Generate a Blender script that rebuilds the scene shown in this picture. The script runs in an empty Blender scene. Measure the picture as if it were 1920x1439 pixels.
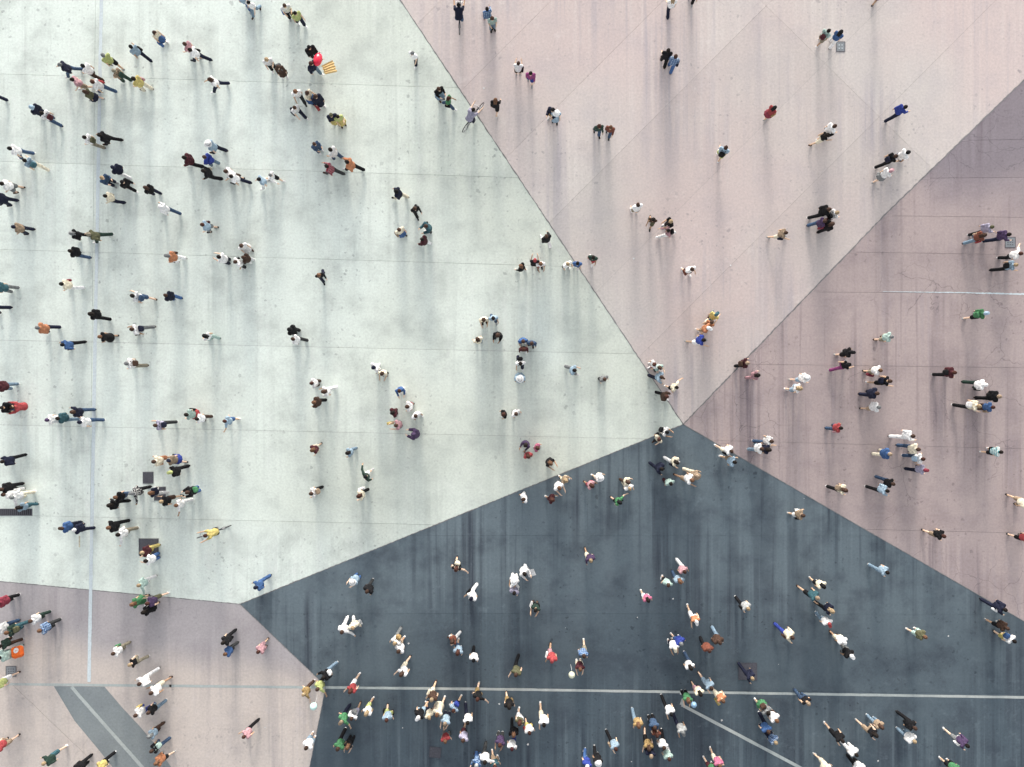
import bpy, math, random
import numpy as np
from mathutils import Matrix, Vector

scene = bpy.context.scene
R = math.radians
random.seed(11)

# ------------------------------------------------------------------ camera
CAM_H = 48.0            # metres above the plaza
FOCAL = 1824.0          # in photo pixels (1920 wide)
cam_data = bpy.data.cameras.new('camera')
cam = bpy.data.objects.new('camera', cam_data)
scene.collection.objects.link(cam)
cam.location = (0, 0, CAM_H)
cam.rotation_euler = (0, 0, 0)          # straight down, +Y is up in the picture
cam_data.sensor_width = 36.0
cam_data.lens = FOCAL / 1920 * 36.0
cam_data.clip_start = 0.5
cam_data.clip_end = 3000
scene.camera = cam

# ------------------------------------------------------------------ sky and sun
SUN_EL = 13.0
world = bpy.data.worlds.new('World')
scene.world = world
world.use_nodes = True
wn = world.node_tree.nodes
wl = world.node_tree.links
wn.clear()
sky = wn.new('ShaderNodeTexSky')
sky.sky_type = 'NISHITA'
sky.sun_disc = False
sky.sun_elevation = R(SUN_EL)
sky.sun_rotation = 0.0
sky.air_density = 1.0
sky.dust_density = 2.5
sky.ozone_density = 0.6
grey = wn.new('ShaderNodeHueSaturation')          # thin high haze takes most of the blue out of the sky
grey.inputs['Saturation'].default_value = 0.18
bg = wn.new('ShaderNodeBackground')
bg.inputs['Strength'].default_value = 0.15
wo = wn.new('ShaderNodeOutputWorld')
wl.new(sky.outputs['Color'], grey.inputs['Color'])
wl.new(grey.outputs['Color'], bg.inputs['Color'])
wl.new(bg.outputs['Background'], wo.inputs['Surface'])

sun_data = bpy.data.lights.new('sun', 'SUN')
sun_data.energy = 1.0
sun_data.angle = R(8.0)
sun_data.color = (1.0, 0.90, 0.78)
sun = bpy.data.objects.new('sun', sun_data)
scene.collection.objects.link(sun)
sun.location = (0, 60, 20)
sun.rotation_euler = (R(-(90 - SUN_EL)), 0, R(1.5))   # light travels towards -Y

scene.view_settings.view_transform = 'Standard'
scene.view_settings.look = 'None'
scene.view_settings.exposure = 1.22
scene.view_settings.gamma = 1.0
scene.view_settings.use_curve_mapping = False
scene.render.engine = 'CYCLES'
scene.cycles.max_bounces = 6
scene.cycles.diffuse_bounces = 3

C = scene.collection

# ------------------------------------------------------------------ helpers
def ground_xy(px, py, z=0.0):
    s = (CAM_H - z) / FOCAL
    return ((px - 960.0) * s, (719.5 - py) * s)

def mesh_from(name, verts, faces, smooth=False):
    me = bpy.data.meshes.new(name)
    me.from_pydata([tuple(map(float, v)) for v in verts], [], [tuple(map(int, f)) for f in faces])
    me.update()
    if smooth:
        me.shade_smooth()
    return me

def link(name, me, mat=None, parent=None):
    o = bpy.data.objects.new(name, me)
    C.objects.link(o)
    if mat is not None:
        if me.materials:
            o.material_slots[0].link = 'OBJECT'
            o.material_slots[0].material = mat
        else:
            me.materials.append(mat)
    if parent is not None:
        o.parent = parent
    return o

def tag(o, label=None, cat=None, group=None, kind=None):
    if label: o['label'] = label
    if cat: o['category'] = cat
    if group: o['group'] = group
    if kind: o['kind'] = kind
    return o

class NT:
    """small helper for node trees"""
    def __init__(self, name):
        self.m = bpy.data.materials.new(name)
        self.m.use_nodes = True
        self.t = self.m.node_tree
        self.t.nodes.clear()
        self.out = self.n('ShaderNodeOutputMaterial')
        self.bsdf = self.n('ShaderNodeBsdfPrincipled')
        self.l(self.bsdf.outputs[0], self.out.inputs[0])
    def n(self, kind, **kw):
        nd = self.t.nodes.new(kind)
        for k, v in kw.items():
            setattr(nd, k, v)
        return nd
    def l(self, a, b):
        self.t.links.new(a, b)
    def set(self, sock, v):
        if hasattr(v, 'is_linked') or isinstance(v, bpy.types.NodeSocket):
            self.l(v, sock)
        else:
            sock.default_value = v
    def math(self, op, a, b=None, clamp=False):
        nd = self.n('ShaderNodeMath', operation=op, use_clamp=clamp)
        self.set(nd.inputs[0], a)
        if b is not None: self.set(nd.inputs[1], b)
        return nd.outputs[0]
    def ramp(self, v, lo, hi, a=0.0, b=1.0, smooth=True):
        nd = self.n('ShaderNodeMapRange', interpolation_type='SMOOTHSTEP' if smooth else 'LINEAR')
        self.set(nd.inputs[0], v)
        for i, x in enumerate((lo, hi, a, b)):
            nd.inputs[1 + i].default_value = x
        return nd.outputs[0]
    def mix(self, fac, a, b, mode='MIX'):
        nd = self.n('ShaderNodeMix', data_type='RGBA', blend_type=mode)
        nd.clamp_factor = True
        self.set(nd.inputs[0], fac)
        self.set(nd.inputs[6], a if not isinstance(a, tuple) else (*a, 1.0)[:4])
        self.set(nd.inputs[7], b if not isinstance(b, tuple) else (*b, 1.0)[:4])
        return nd.outputs[2]
    def noise(self, vec, scale, detail=4.0, rough=0.55):
        nd = self.n('ShaderNodeTexNoise')
        self.l(vec, nd.inputs['Vector'])
        nd.inputs['Scale'].default_value = scale
        nd.inputs['Detail'].default_value = detail
        nd.inputs['Roughness'].default_value = rough
        return nd.outputs['Fac']
    def voro(self, vec, scale, feature='F1', rnd=1.0):
        nd = self.n('ShaderNodeTexVoronoi', feature=feature)
        self.l(vec, nd.inputs['Vector'])
        nd.inputs['Scale'].default_value = scale
        nd.inputs['Randomness'].default_value = rnd
        return nd
    def mapping(self, vec, scale=(1, 1, 1), loc=(0, 0, 0), rot=(0, 0, 0)):
        nd = self.n('ShaderNodeMapping')
        self.l(vec, nd.inputs['Vector'])
        nd.inputs['Scale'].default_value = scale
        nd.inputs['Location'].default_value = loc
        nd.inputs['Rotation'].default_value = rot
        return nd.outputs[0]

# ------------------------------------------------------------------ paving materials (world-space wear and painted light)
def paving_material(name, col_a, col_b, dirt, cracks=0.0, spots=0.5, shade_streak=0.5, patch=0.12, seed=0.0, tone_light=None, worn=0.25):
    """worn painted concrete: two tones of the paint, dirt, gum spots, painted shadow streaks, hairline cracks"""
    t = NT(name)
    geo = t.n('ShaderNodeNewGeometry')
    pos = t.mapping(geo.outputs['Position'], loc=(seed * 13.7, seed * 7.3, 0))
    big = t.noise(pos, 0.075, 3.0, 0.5)
    if tone_light is not None:              # tone ramp; on pale and mauve it paints light fall-off into the colour
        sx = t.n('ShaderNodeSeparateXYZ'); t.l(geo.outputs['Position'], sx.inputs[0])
        big = t.math('ADD', big, t.ramp(sx.outputs[tone_light[4]], tone_light[0], tone_light[1], tone_light[2], tone_light[3], False))
    mid = t.noise(pos, 0.55, 6.0, 0.62)
    fine = t.noise(pos, 9.0, 5.0, 0.7)
    grain = t.noise(pos, 45.0, 2.0, 0.6)
    col = t.mix(t.ramp(big, 0.35, 0.65), col_a, col_b)
    # cloudy dirt
    d1 = t.ramp(mid, 0.42, 0.75, 0.0, 0.55)
    col = t.mix(t.math('MULTIPLY', d1, patch * 3.0), col, dirt)
    # long shadow streaks of the low sun, painted in with the dirt colour
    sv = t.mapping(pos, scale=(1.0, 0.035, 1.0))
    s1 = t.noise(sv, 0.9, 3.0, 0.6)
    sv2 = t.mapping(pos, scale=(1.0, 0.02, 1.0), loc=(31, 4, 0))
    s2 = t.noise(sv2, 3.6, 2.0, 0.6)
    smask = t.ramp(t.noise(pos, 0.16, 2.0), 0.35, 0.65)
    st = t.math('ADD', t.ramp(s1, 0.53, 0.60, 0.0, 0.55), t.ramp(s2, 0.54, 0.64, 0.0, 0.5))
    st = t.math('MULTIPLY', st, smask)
    col = t.mix(t.math('MULTIPLY', st, shade_streak), col, dirt)
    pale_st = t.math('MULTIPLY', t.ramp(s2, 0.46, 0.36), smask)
    col = t.mix(t.math('MULTIPLY', pale_st, 0.35 * shade_streak), col, tuple(min(0.85, c * 1.25 + 0.015) for c in col_b))
    # lighter rubbed areas and scuffs
    scuff = t.math('MULTIPLY', t.ramp(t.noise(pos, 1.9, 8.0, 0.72), 0.52, 0.72), t.ramp(t.noise(pos, 0.13, 2.0), 0.42, 0.62))
    col = t.mix(t.math('MULTIPLY', scuff, worn), col, tuple(min(0.85, c * 1.45 + 0.02) for c in col_b))
    scr = t.noise(t.mapping(pos, scale=(0.35, 2.6, 1), rot=(0, 0, 0.25)), 2.6, 6.0, 0.75)
    col = t.mix(t.ramp(scr, 0.58, 0.80, 0.0, 0.30), col, dirt)
    # each slab was cast and painted a little differently
    oi = t.n('ShaderNodeObjectInfo')
    sl = t.ramp(oi.outputs['Random'], 0.0, 1.0, 0.955, 1.045, False)
    cs = t.n('ShaderNodeCombineColor')
    for i in range(3): t.l(sl, cs.inputs[i])
    col = t.mix(1.0, col, cs.outputs[0], 'MULTIPLY')
    # fine mottling
    f = t.ramp(fine, 0.3, 0.75, 0.86, 1.11, False)
    g = t.ramp(grain, 0.25, 0.75, 0.95, 1.05, False)
    cc = t.n('ShaderNodeCombineColor')
    fg = t.math('MULTIPLY', f, g)
    for i in range(3): t.l(fg, cc.inputs[i])
    col = t.mix(1.0, col, cc.outputs[0], 'MULTIPLY')
    # gum spots and drips
    def spot_layer(scale, rmax, keep, amount):
        wob = t.n('ShaderNodeVectorMath', operation='ADD')
        nz = t.n('ShaderNodeTexNoise'); t.l(pos, nz.inputs['Vector']); nz.inputs['Scale'].default_value = 5.0; nz.inputs['Detail'].default_value = 4.0
        sc = t.n('ShaderNodeVectorMath', operation='SCALE'); t.l(nz.outputs['Color'], sc.inputs[0]); sc.inputs['Scale'].default_value = 0.26
        t.l(pos, wob.inputs[0]); t.l(sc.outputs[0], wob.inputs[1])
        v = t.voro(wob.outputs[0], scale)
        sep = t.n('ShaderNodeSeparateColor'); t.l(v.outputs['Color'], sep.inputs[0])
        rad = t.math('MULTIPLY', t.math('POWER', sep.outputs[0], 2.0), rmax)
        inside = t.math('SUBTRACT', rad, v.outputs['Distance'])
        m = t.ramp(inside, 0.0, 0.25 * rmax)
        m = t.math('MULTIPLY', m, t.math('GREATER_THAN', sep.outputs[1], 1.0 - keep))
        return t.math('MULTIPLY', m, amount)
    dark = (dirt[0] * 0.35, dirt[1] * 0.36, dirt[2] * 0.40)
    clump = t.ramp(t.noise(pos, 0.25, 3.0), 0.42, 0.66, 0.10, 1.0)
    col = t.mix(t.math('MULTIPLY', spot_layer(2.3, 0.25, 0.75, 0.46 * spots), clump), col, dark)
    col = t.mix(t.math('MULTIPLY', spot_layer(5.5, 0.42, 0.55, 0.40 * spots), clump), col, dark)
    col = t.mix(spot_layer(0.45, 0.18, 0.45, 0.10 * spots), col, dark)
    # pale specks (litter, chips)
    pv = t.voro(pos, 1.1)
    ps = t.n('ShaderNodeSeparateColor'); t.l(pv.outputs['Color'], ps.inputs[0])
    pm = t.math('MULTIPLY', t.math('LESS_THAN', pv.outputs['Distance'], 0.022), t.math('GREATER_THAN', ps.outputs[1], 0.86))
    col = t.mix(t.math('MULTIPLY', pm, 0.7), col, (0.75, 0.76, 0.76))
    if cracks > 0:
        nz = t.n('ShaderNodeTexNoise'); t.l(pos, nz.inputs['Vector']); nz.inputs['Scale'].default_value = 0.8; nz.inputs['Detail'].default_value = 6
        sc = t.n('ShaderNodeVectorMath', operation='SCALE'); t.l(nz.outputs['Color'], sc.inputs[0]); sc.inputs['Scale'].default_value = 1.3
        ad = t.n('ShaderNodeVectorMath', operation='ADD'); t.l(pos, ad.inputs[0]); t.l(sc.outputs[0], ad.inputs[1])
        e = t.voro(ad.outputs[0], 0.55, 'DISTANCE_TO_EDGE')
        line = t.ramp(e.outputs['Distance'], 0.002, 0.010, 1.0, 0.0)
        where = t.ramp(t.noise(pos, 0.22, 3.0), 0.46, 0.60)
        col = t.mix(t.math('MULTIPLY', t.math('MULTIPLY', line, where), cracks), col, dark)
    t.l(col, t.bsdf.inputs['Base Color'])
    t.set(t.bsdf.inputs['Roughness'], t.ramp(mid, 0.3, 0.7, 0.72, 0.9))
    t.bsdf.inputs['Specular IOR Level'].default_value = 0.25
    bump = t.n('ShaderNodeBump')
    bump.inputs['Strength'].default_value = 0.18
    bump.inputs['Distance'].default_value = 0.01
    t.l(t.math('ADD', grain, fine), bump.inputs['Height'])
    t.l(bump.outputs[0], t.bsdf.inputs['Normal'])
    return t.m

M_ground = paving_material('asphalt_base', (0.16, 0.16, 0.17), (0.13, 0.13, 0.14), (0.08, 0.08, 0.09), seed=5)
M_pale = paving_material('pale_paving', (0.630, 0.680, 0.615), (0.765, 0.840, 0.790), (0.36, 0.40, 0.38), spots=0.95, shade_streak=0.30, patch=0.30, seed=1, tone_light=(-26, 6, 0.24, -0.12, 0))  # brighter left side is light painted into the colour
M_rose = paving_material('rose_paving', (0.605, 0.508, 0.490), (0.585, 0.545, 0.520), (0.40, 0.370, 0.41), spots=0.80, shade_streak=0.62, patch=0.16, seed=2)
M_mauve = paving_material('mauve_paving', (0.435, 0.358, 0.352), (0.265, 0.232, 0.258), (0.19, 0.155, 0.178), tone_light=(3, 17, -0.22, 0.26, 1), cracks=0.42, spots=0.85, shade_streak=0.75, patch=0.20, seed=3)  # darker upper end is corner shade painted into the colour
M_slate = paving_material('slate_paving', (0.084, 0.114, 0.140), (0.136, 0.176, 0.204), (0.050, 0.063, 0.084), spots=1.1, shade_streak=0.95, patch=0.42, tone_light=(-19, -9, -0.20, 0.14, 1), worn=0.32, seed=4)
M_dusk = paving_material('dusty_paving', (0.610, 0.545, 0.505), (0.440, 0.412, 0.428), (0.28, 0.255, 0.28), tone_light=(-16.0, -11.5, -0.28, 0.28, 1), cracks=0.15, spots=0.55, shade_streak=0.40, patch=0.20, seed=6)
M_stripe = paving_material('grey_stripe_paint', (0.25, 0.285, 0.300), (0.27, 0.30, 0.31), (0.12, 0.13, 0.16), spots=0.5, shade_streak=0.4, seed=7)
M_line = paving_material('white_line_paint', (0.42, 0.47, 0.47), (0.47, 0.50, 0.49), (0.25, 0.28, 0.29), spots=0.4, shade_streak=0.4, seed=8)
M_line2 = paving_material('pale_line_paint', (0.66, 0.74, 0.78), (0.62, 0.70, 0.74), (0.40, 0.44, 0.48), spots=0.3, shade_streak=0.3, seed=9)
M_joint = paving_material('joint_dirt', (0.34, 0.34, 0.34), (0.28, 0.28, 0.29), (0.12, 0.12, 0.13), seed=10)

M_seam = paving_material('seam_dirt', (0.20, 0.20, 0.20), (0.25, 0.245, 0.25), (0.10, 0.10, 0.11), seed=12)

def simple_material(name, col, rough=0.7, var=0.10, scale=30.0, metal=0.0):
    t = NT(name)
    tc = t.n('ShaderNodeTexCoord')
    nz = t.noise(tc.outputs['Object'], scale, 3.0)
    f = t.ramp(nz, 0.25, 0.75, 1 - var, 1 + var, False)
    cc = t.n('ShaderNodeCombineColor')
    for i in range(3): t.l(f, cc.inputs[i])
    t.l(t.mix(1.0, col, cc.outputs[0], 'MULTIPLY'), t.bsdf.inputs['Base Color'])
    t.bsdf.inputs['Roughness'].default_value = rough
    t.bsdf.inputs['Metallic'].default_value = metal
    t.bsdf.inputs['Specular IOR Level'].default_value = 0.3
    return t.m

# ------------------------------------------------------------------ ground and paving slabs
SLAB = 0.04              # slabs stand this high over the bedding sheet
GAP = 0.0055              # half the joint width

def sheet(name, pts, z, mat, thick=0.0, parent=None):
    n = len(pts)
    if thick <= 0:
        return link(name, mesh_from(name, [(x, y, z) for x, y in pts], [list(range(n))]), mat, parent)
    v = [(x, y, z) for x, y in pts] + [(x, y, z - thick) for x, y in pts]
    f = [list(range(n))] + [[i, i + n, (i + 1) % n + n, (i + 1) % n] for i in range(n)]
    return link(name, mesh_from(name, v, f), mat, parent)

def area(p):
    return 0.5 * sum(p[i][0] * p[(i + 1) % len(p)][1] - p[(i + 1) % len(p)][0] * p[i][1] for i in range(len(p)))

def ccw(p):
    return p if area(p) > 0 else p[::-1]

def clip(poly, nx, ny, c):
    """keep the side nx*x + ny*y <= c of a convex polygon"""
    out = []
    for i in range(len(poly)):
        a, b = poly[i], poly[(i + 1) % len(poly)]
        da, db = nx * a[0] + ny * a[1] - c, nx * b[0] + ny * b[1] - c
        if da <= 0: out.append(a)
        if (da < 0 < db) or (db < 0 < da):
            s = da / (da - db)
            out.append((a[0] + s * (b[0] - a[0]), a[1] + s * (b[1] - a[1])))
    return out

def line_px(x0, y0, x1, y1):
    """line through two photo pixels -> unit normal and offset in metres"""
    a, b = ground_xy(x0, y0), ground_xy(x1, y1)
    dx, dy = b[0] - a[0], b[1] - a[1]
    L = math.hypot(dx, dy)
    nx, ny = -dy / L, dx / L
    return nx, ny, nx * a[0] + ny * a[1]

def inset(poly, d):
    poly = ccw(poly)
    out = poly
    for i in range(len(poly)):
        a, b = poly[i], poly[(i + 1) % len(poly)]
        dx, dy = b[0] - a[0], b[1] - a[1]
        L = math.hypot(dx, dy)
        if L < 1e-6: continue
        nx, ny = dy / L, -dx / L      # outward
        out = clip(out, nx, ny, nx * a[0] + ny * a[1] - d)
        if len(out) < 3: return []
    return out

def split(polys, ln):
    nx, ny, c = ln
    res = []
    for p in polys:
        for s in (1, -1):
            q = clip(p, s * nx, s * ny, s * c)
            if len(q) >= 3 and abs(area(q)) > 0.02: res.append(q)
    return res

def dedupe(p):
    out = []
    for q in p:
        if not out or math.hypot(q[0] - out[-1][0], q[1] - out[-1][1]) > 1e-4: out.append(q)
    if len(out) > 1 and math.hypot(out[0][0] - out[-1][0], out[0][1] - out[-1][1]) < 1e-4: out.pop()
    return out

gnd = sheet('ground', [(-900, -900), (900, -900), (900, 900), (-900, 900)], -0.06, M_ground)
tag(gnd, 'grey asphalt ground reaching beyond the painted paving', kind='structure')

def zone(name, label, px, joints, mat, lift=0.0, gap=GAP):
    poly = ccw([ground_xy(*p) for p in px])
    base = sheet(name, poly, -SLAB - 0.004 + lift, M_joint)
    tag(base, label, kind='structure')
    polys = [poly]
    for j in joints: polys = split(polys, line_px(*j))
    for p in polys:
        q = dedupe(inset(p, gap))
        if len(q) < 3: continue
        sheet('slab', q, lift, mat, thick=SLAB, parent=base)
    return base

FAR = 2400
P1 = (1281, 796)      # where the pale, rose, mauve and slate fields meet
P2 = (450, 1133)      # tip of the slate field
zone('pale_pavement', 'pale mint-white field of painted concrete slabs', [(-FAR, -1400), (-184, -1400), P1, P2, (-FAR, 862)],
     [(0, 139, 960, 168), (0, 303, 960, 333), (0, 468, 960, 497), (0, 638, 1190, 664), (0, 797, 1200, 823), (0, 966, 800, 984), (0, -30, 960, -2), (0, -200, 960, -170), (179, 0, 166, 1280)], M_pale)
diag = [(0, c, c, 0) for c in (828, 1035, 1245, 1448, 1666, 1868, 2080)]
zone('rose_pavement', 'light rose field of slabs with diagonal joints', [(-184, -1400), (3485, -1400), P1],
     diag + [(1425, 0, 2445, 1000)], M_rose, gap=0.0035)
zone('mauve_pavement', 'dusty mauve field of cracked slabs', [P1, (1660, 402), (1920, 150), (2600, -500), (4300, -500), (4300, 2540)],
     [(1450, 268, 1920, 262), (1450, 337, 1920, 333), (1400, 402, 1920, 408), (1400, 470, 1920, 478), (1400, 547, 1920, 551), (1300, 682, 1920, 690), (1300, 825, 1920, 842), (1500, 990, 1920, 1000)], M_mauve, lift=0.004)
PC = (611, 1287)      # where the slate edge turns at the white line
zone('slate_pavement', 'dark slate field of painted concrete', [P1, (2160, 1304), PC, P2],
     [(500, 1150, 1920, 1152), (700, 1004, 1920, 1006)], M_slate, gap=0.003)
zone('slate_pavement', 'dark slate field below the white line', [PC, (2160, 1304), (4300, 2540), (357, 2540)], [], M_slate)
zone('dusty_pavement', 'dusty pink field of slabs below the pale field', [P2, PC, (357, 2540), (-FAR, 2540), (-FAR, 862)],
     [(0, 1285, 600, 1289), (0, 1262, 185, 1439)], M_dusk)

# ------------------------------------------------------------------ painted lines
def strip(name, label, pts, w0, w1, mat, z=0.004, rag=0.0, n=40):
    """a painted line through photo pixels, widths in metres, with uneven edges"""
    rnd = random.Random(name + str(pts))
    P = [Vector((*ground_xy(*p), 0)) for p in pts]
    seg = [(P[i + 1] - P[i]).length for i in range(len(P) - 1)]
    tot = sum(seg)
    Lv, Rv = [], []
    for k in range(n + 1):
        d = tot * k / n
        i = 0
        while i < len(seg) - 1 and d > seg[i]:
            d -= seg[i]; i += 1
        p = P[i].lerp(P[i + 1], d / seg[i])
        t = (P[i + 1] - P[i]).normalized()
        nrm = Vector((-t.y, t.x, 0))
        w = (w0 + (w1 - w0) * k / n) / 2
        Lv.append(p + nrm * (w * (1 + rag * rnd.uniform(-1, 1))))
        Rv.append(p - nrm * (w * (1 + rag * rnd.uniform(-1, 1))))
    v = [(p.x, p.y, z) for p in Lv] + [(p.x, p.y, z) for p in Rv]
    f = [(k, k + n + 1, k + n + 2, k + 1) for k in range(n)]
    me = mesh_from(name, v, f)
    o = link(name, me, mat)
    if me.polygons[0].normal.z < 0: me.flip_normals()
    return tag(o, label, kind='structure')

strip('painted_line', 'long white line crossing the dusty and slate fields', [(-900, 1276), (0, 1283), (960, 1293), (1920, 1308), (2800, 1322)], 0.125, 0.125, M_line, rag=0.10, n=240)
strip('painted_line', 'pale strip running up the pale field', [(204, -600), (188, 110), (180, 560), (167, 1279)], 0.16, 0.17, M_line2, z=0.008, rag=0.12, n=160)
strip('painted_line', 'slanting line on the grey stripe', [(134, 1288), (160, 1318), (290, 1465)], 0.16, 0.17, M_line, z=0.008, rag=0.08)
strip('painted_line', 'slanting line leaving the white line on slate', [(1278, 1322), (1505, 1442), (1800, 1600)], 0.15, 0.15, M_line, z=0.008, rag=0.08)
strip('painted_line', 'short stub of paint by the slanting line', [(1277, 1322), (1281, 1311)], 0.16, 0.15, M_line, z=0.012, n=4)
strip('painted_line', 'ragged worn white line on the mauve field', [(1655, 547), (1720, 548), (1800, 549), (1920, 552), (2300, 556)], 0.02, 0.16, M_line2, z=0.009, rag=0.45, n=220)
strip('painted_line', 'faint light strip down the dusty field', [(314, 1128), (320, 1300), (322, 1470)], 0.10, 0.10, M_dusk, n=20)
for i_, (pts_, z_, w_) in enumerate((([(300, -677), (750, 0), P1], 0.005, 0.045), ([P1, P2], 0.005, 0.035), ([P1, (1660, 402), (1920, 150), (2300, -215)], 0.009, 0.050),
                                     ([P1, (1920, 1165), (2300, 1385)], 0.009, 0.03), ([P2, PC, (560, 1540)], 0.005, 0.03), ([(-700, 1024), P2], 0.005, 0.03))):
    strip('paint_edge', 'thin dirty seam where two painted fields meet', pts_, w_, w_, M_seam, z=z_, rag=0.75, n=300)
st = [(101, 1287), (116, 1312), (140, 1352), (180, 1400), (222, 1452), (300, 1560)], [(196, 1288), (232, 1330), (262, 1362), (296, 1402), (330, 1452), (400, 1560)]
v = [(*ground_xy(*p), 0.004) for p in st[0]] + [(*ground_xy(*p), 0.004) for p in st[1]]
o = link('painted_stripe', mesh_from('painted_stripe', v, [(k, k + 6, k + 7, k + 1) for k in range(5)]), M_stripe)
if o.data.polygons[0].normal.z < 0: o.data.flip_normals()
tag(o, 'broad grey painted stripe curving over the dusty field', kind='structure')

# ------------------------------------------------------------------ implicit shapes for people and bags
def surface_nets(f, origin, h):
    """mesh of the zero level of f on a grid; inside is negative"""
    ins = f < 0
    nx, ny, nz = f.shape
    cx, cy, cz = nx - 1, ny - 1, nz - 1
    acc = np.zeros((cx, cy, cz, 3), np.float32)
    cnt = np.zeros((cx, cy, cz), np.float32)
    corner = [(i, j, k) for i in (0, 1) for j in (0, 1) for k in (0, 1)]
    sl = lambda a, c: a[c[0]:c[0] + cx, c[1]:c[1] + cy, c[2]:c[2] + cz]
    for ax in range(3):
        for c in corner:
            if c[ax]: continue
            d = list(c); d[ax] = 1
            fa, fb = sl(f, c), sl(f, d)
            ch = (fa < 0) != (fb < 0)
            t = np.where(ch, fa / np.where(ch, fa - fb, 1), 0)
            for q in range(3):
                acc[..., q] += np.where(ch, c[q] + (t if q == ax else 0), 0)
            cnt += ch
    act = cnt > 0
    idx = -np.ones((cx, cy, cz), np.int64)
    idx[act] = np.arange(act.sum())
    g = np.argwhere(act).astype(np.float32)
    V = (g + acc[act] / cnt[act][:, None]) * h + np.array(origin, np.float32)
    F = []
    for ax in range(3):
        b, c = (ax + 1) % 3, (ax + 2) % 3
        s0 = [slice(None)] * 3; s1 = [slice(None)] * 3
        s0[ax] = slice(0, -1); s1[ax] = slice(1, None)
        ia, ib = ins[tuple(s0)], ins[tuple(s1)]
        e = np.argwhere(ia != ib)
        e = e[(e[:, b] > 0) & (e[:, c] > 0) & (e[:, b] < (cx, cy, cz)[b]) & (e[:, c] < (cx, cy, cz)[c])]
        if len(e) == 0: continue
        def cell(db, dc):
            q = e.copy(); q[:, b] -= db; q[:, c] -= dc
            return idx[q[:, 0], q[:, 1], q[:, 2]]
        q = np.stack([cell(1, 1), cell(0, 1), cell(0, 0), cell(1, 0)], 1)
        flip = ~ia[e[:, 0], e[:, 1], e[:, 2]]
        q[flip] = q[flip][:, ::-1]
        F.append(q)
    return V, np.concatenate(F)

def smin(a, b, k):
    if k <= 0: return np.minimum(a, b)
    hh = np.clip(0.5 + 0.5 * (b - a) / k, 0, 1)
    return b + (a - b) * hh - k * hh * (1 - hh)

def cap(P, a, b, r1, r2):
    a = np.array(a, np.float32); b = np.array(b, np.float32)
    ab = b - a
    L2 = float(ab @ ab) + 1e-9
    t = np.clip(((P - a) @ ab) / L2, 0, 1)
    return np.linalg.norm(P - a - t[:, None] * ab, axis=1) - (r1 + (r2 - r1) * t)

def ell(P, c, r):
    q = (P - np.array(c, np.float32)) / np.array(r, np.float32)
    n = np.linalg.norm(q, axis=1)
    return (n - 1) * min(r)

def rbox(P, c, hs, rr):
    q = np.abs(P - np.array(c, np.float32)) - np.array(hs, np.float32) + rr
    return np.linalg.norm(np.maximum(q, 0), axis=1) + np.minimum(q.max(1), 0) - rr

def polygonise(fn, lo, hi, h):
    lo = np.array(lo, np.float32) - 2 * h; hi = np.array(hi, np.float32) + 2 * h
    n = np.ceil((hi - lo) / h).astype(int) + 1
    ax = [lo[i] + h * np.arange(n[i], dtype=np.float32) for i in range(3)]
    G = np.stack(np.meshgrid(*ax, indexing='ij'), -1).reshape(-1, 3)
    return surface_nets(fn(G).reshape(n), lo, h)

def np_mesh(name, V, F):
    me = bpy.data.meshes.new(name)
    me.vertices.add(len(V)); me.vertices.foreach_set('co', np.ascontiguousarray(V, np.float32).ravel())
    me.loops.add(len(F) * 4); me.loops.foreach_set('vertex_index', np.ascontiguousarray(F, np.int32).ravel())
    me.polygons.add(len(F))
    me.polygons.foreach_set('loop_start', np.arange(0, len(F) * 4, 4, dtype=np.int32))
    me.update(calc_edges=True)
    me.validate()
    me.shade_smooth()
    me.materials.append(None)
    return me

def tube_np(pts, radii, n=6):
    """closed tube through points -> quads (ends closed by collapsing)"""
    V, F = [], []
    pts = [np.array(p, float) for p in pts]
    for i, p in enumerate(pts):
        d = pts[min(i + 1, len(pts) - 1)] - pts[max(i - 1, 0)]
        d /= np.linalg.norm(d) + 1e-9
        u = np.cross(d, (0.3, 0.2, 0.93)); u /= np.linalg.norm(u) + 1e-9
        w = np.cross(d, u)
        for k in range(n):
            a = 2 * math.pi * k / n
            V.append(p + radii[i] * (math.cos(a) * u + math.sin(a) * w))
    for i in range(len(pts) - 1):
        for k in range(n):
            F.append((i * n + k, i * n + (k + 1) % n, (i + 1) * n + (k + 1) % n, (i + 1) * n + k))
    return np.array(V, np.float32), np.array(F, np.int64)

# pose: legs (hip, knee) and arms (flex, abduct, elbow) in degrees for left / right, lean of the trunk
POSES = {
    'w': dict(leg=((22, 6), (-15, 20)), arm=((-14, 4, 12), (15, 5, 30)), lean=5),
    'v': dict(leg=((-13, 26), (20, 4)), arm=((12, 5, 30), (-12, 6, 16)), lean=5),
    'l': dict(leg=((31, 10), (-24, 24)), arm=((-26, 6, 22), (24, 5, 42)), lean=8),
    'u': dict(leg=((12, 4), (-9, 13)), arm=((6, 5, 34), (-8, 5, 14)), lean=4),
    's': dict(leg=((4, 2), (-3, 4)), arm=((4, 5, 18), (-2, 5, 24)), lean=3),
    'p': dict(leg=((3, 3), (7, 6)), arm=((16, 6, 105), (20, 4, 100)), lean=6),
    'h': dict(leg=((16, 5), (-12, 16)), arm=((12, 55, 20), (-10, 12, 34)), lean=4),
    'c': dict(leg=((105, 128), (84, 118)), arm=((48, 14, 50), (50, 10, 60)), lean=24),
    'b': dict(leg=((78, 92), (34, 40)), arm=((62, 10, 22), (62, 10, 22)), lean=36),
}

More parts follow.
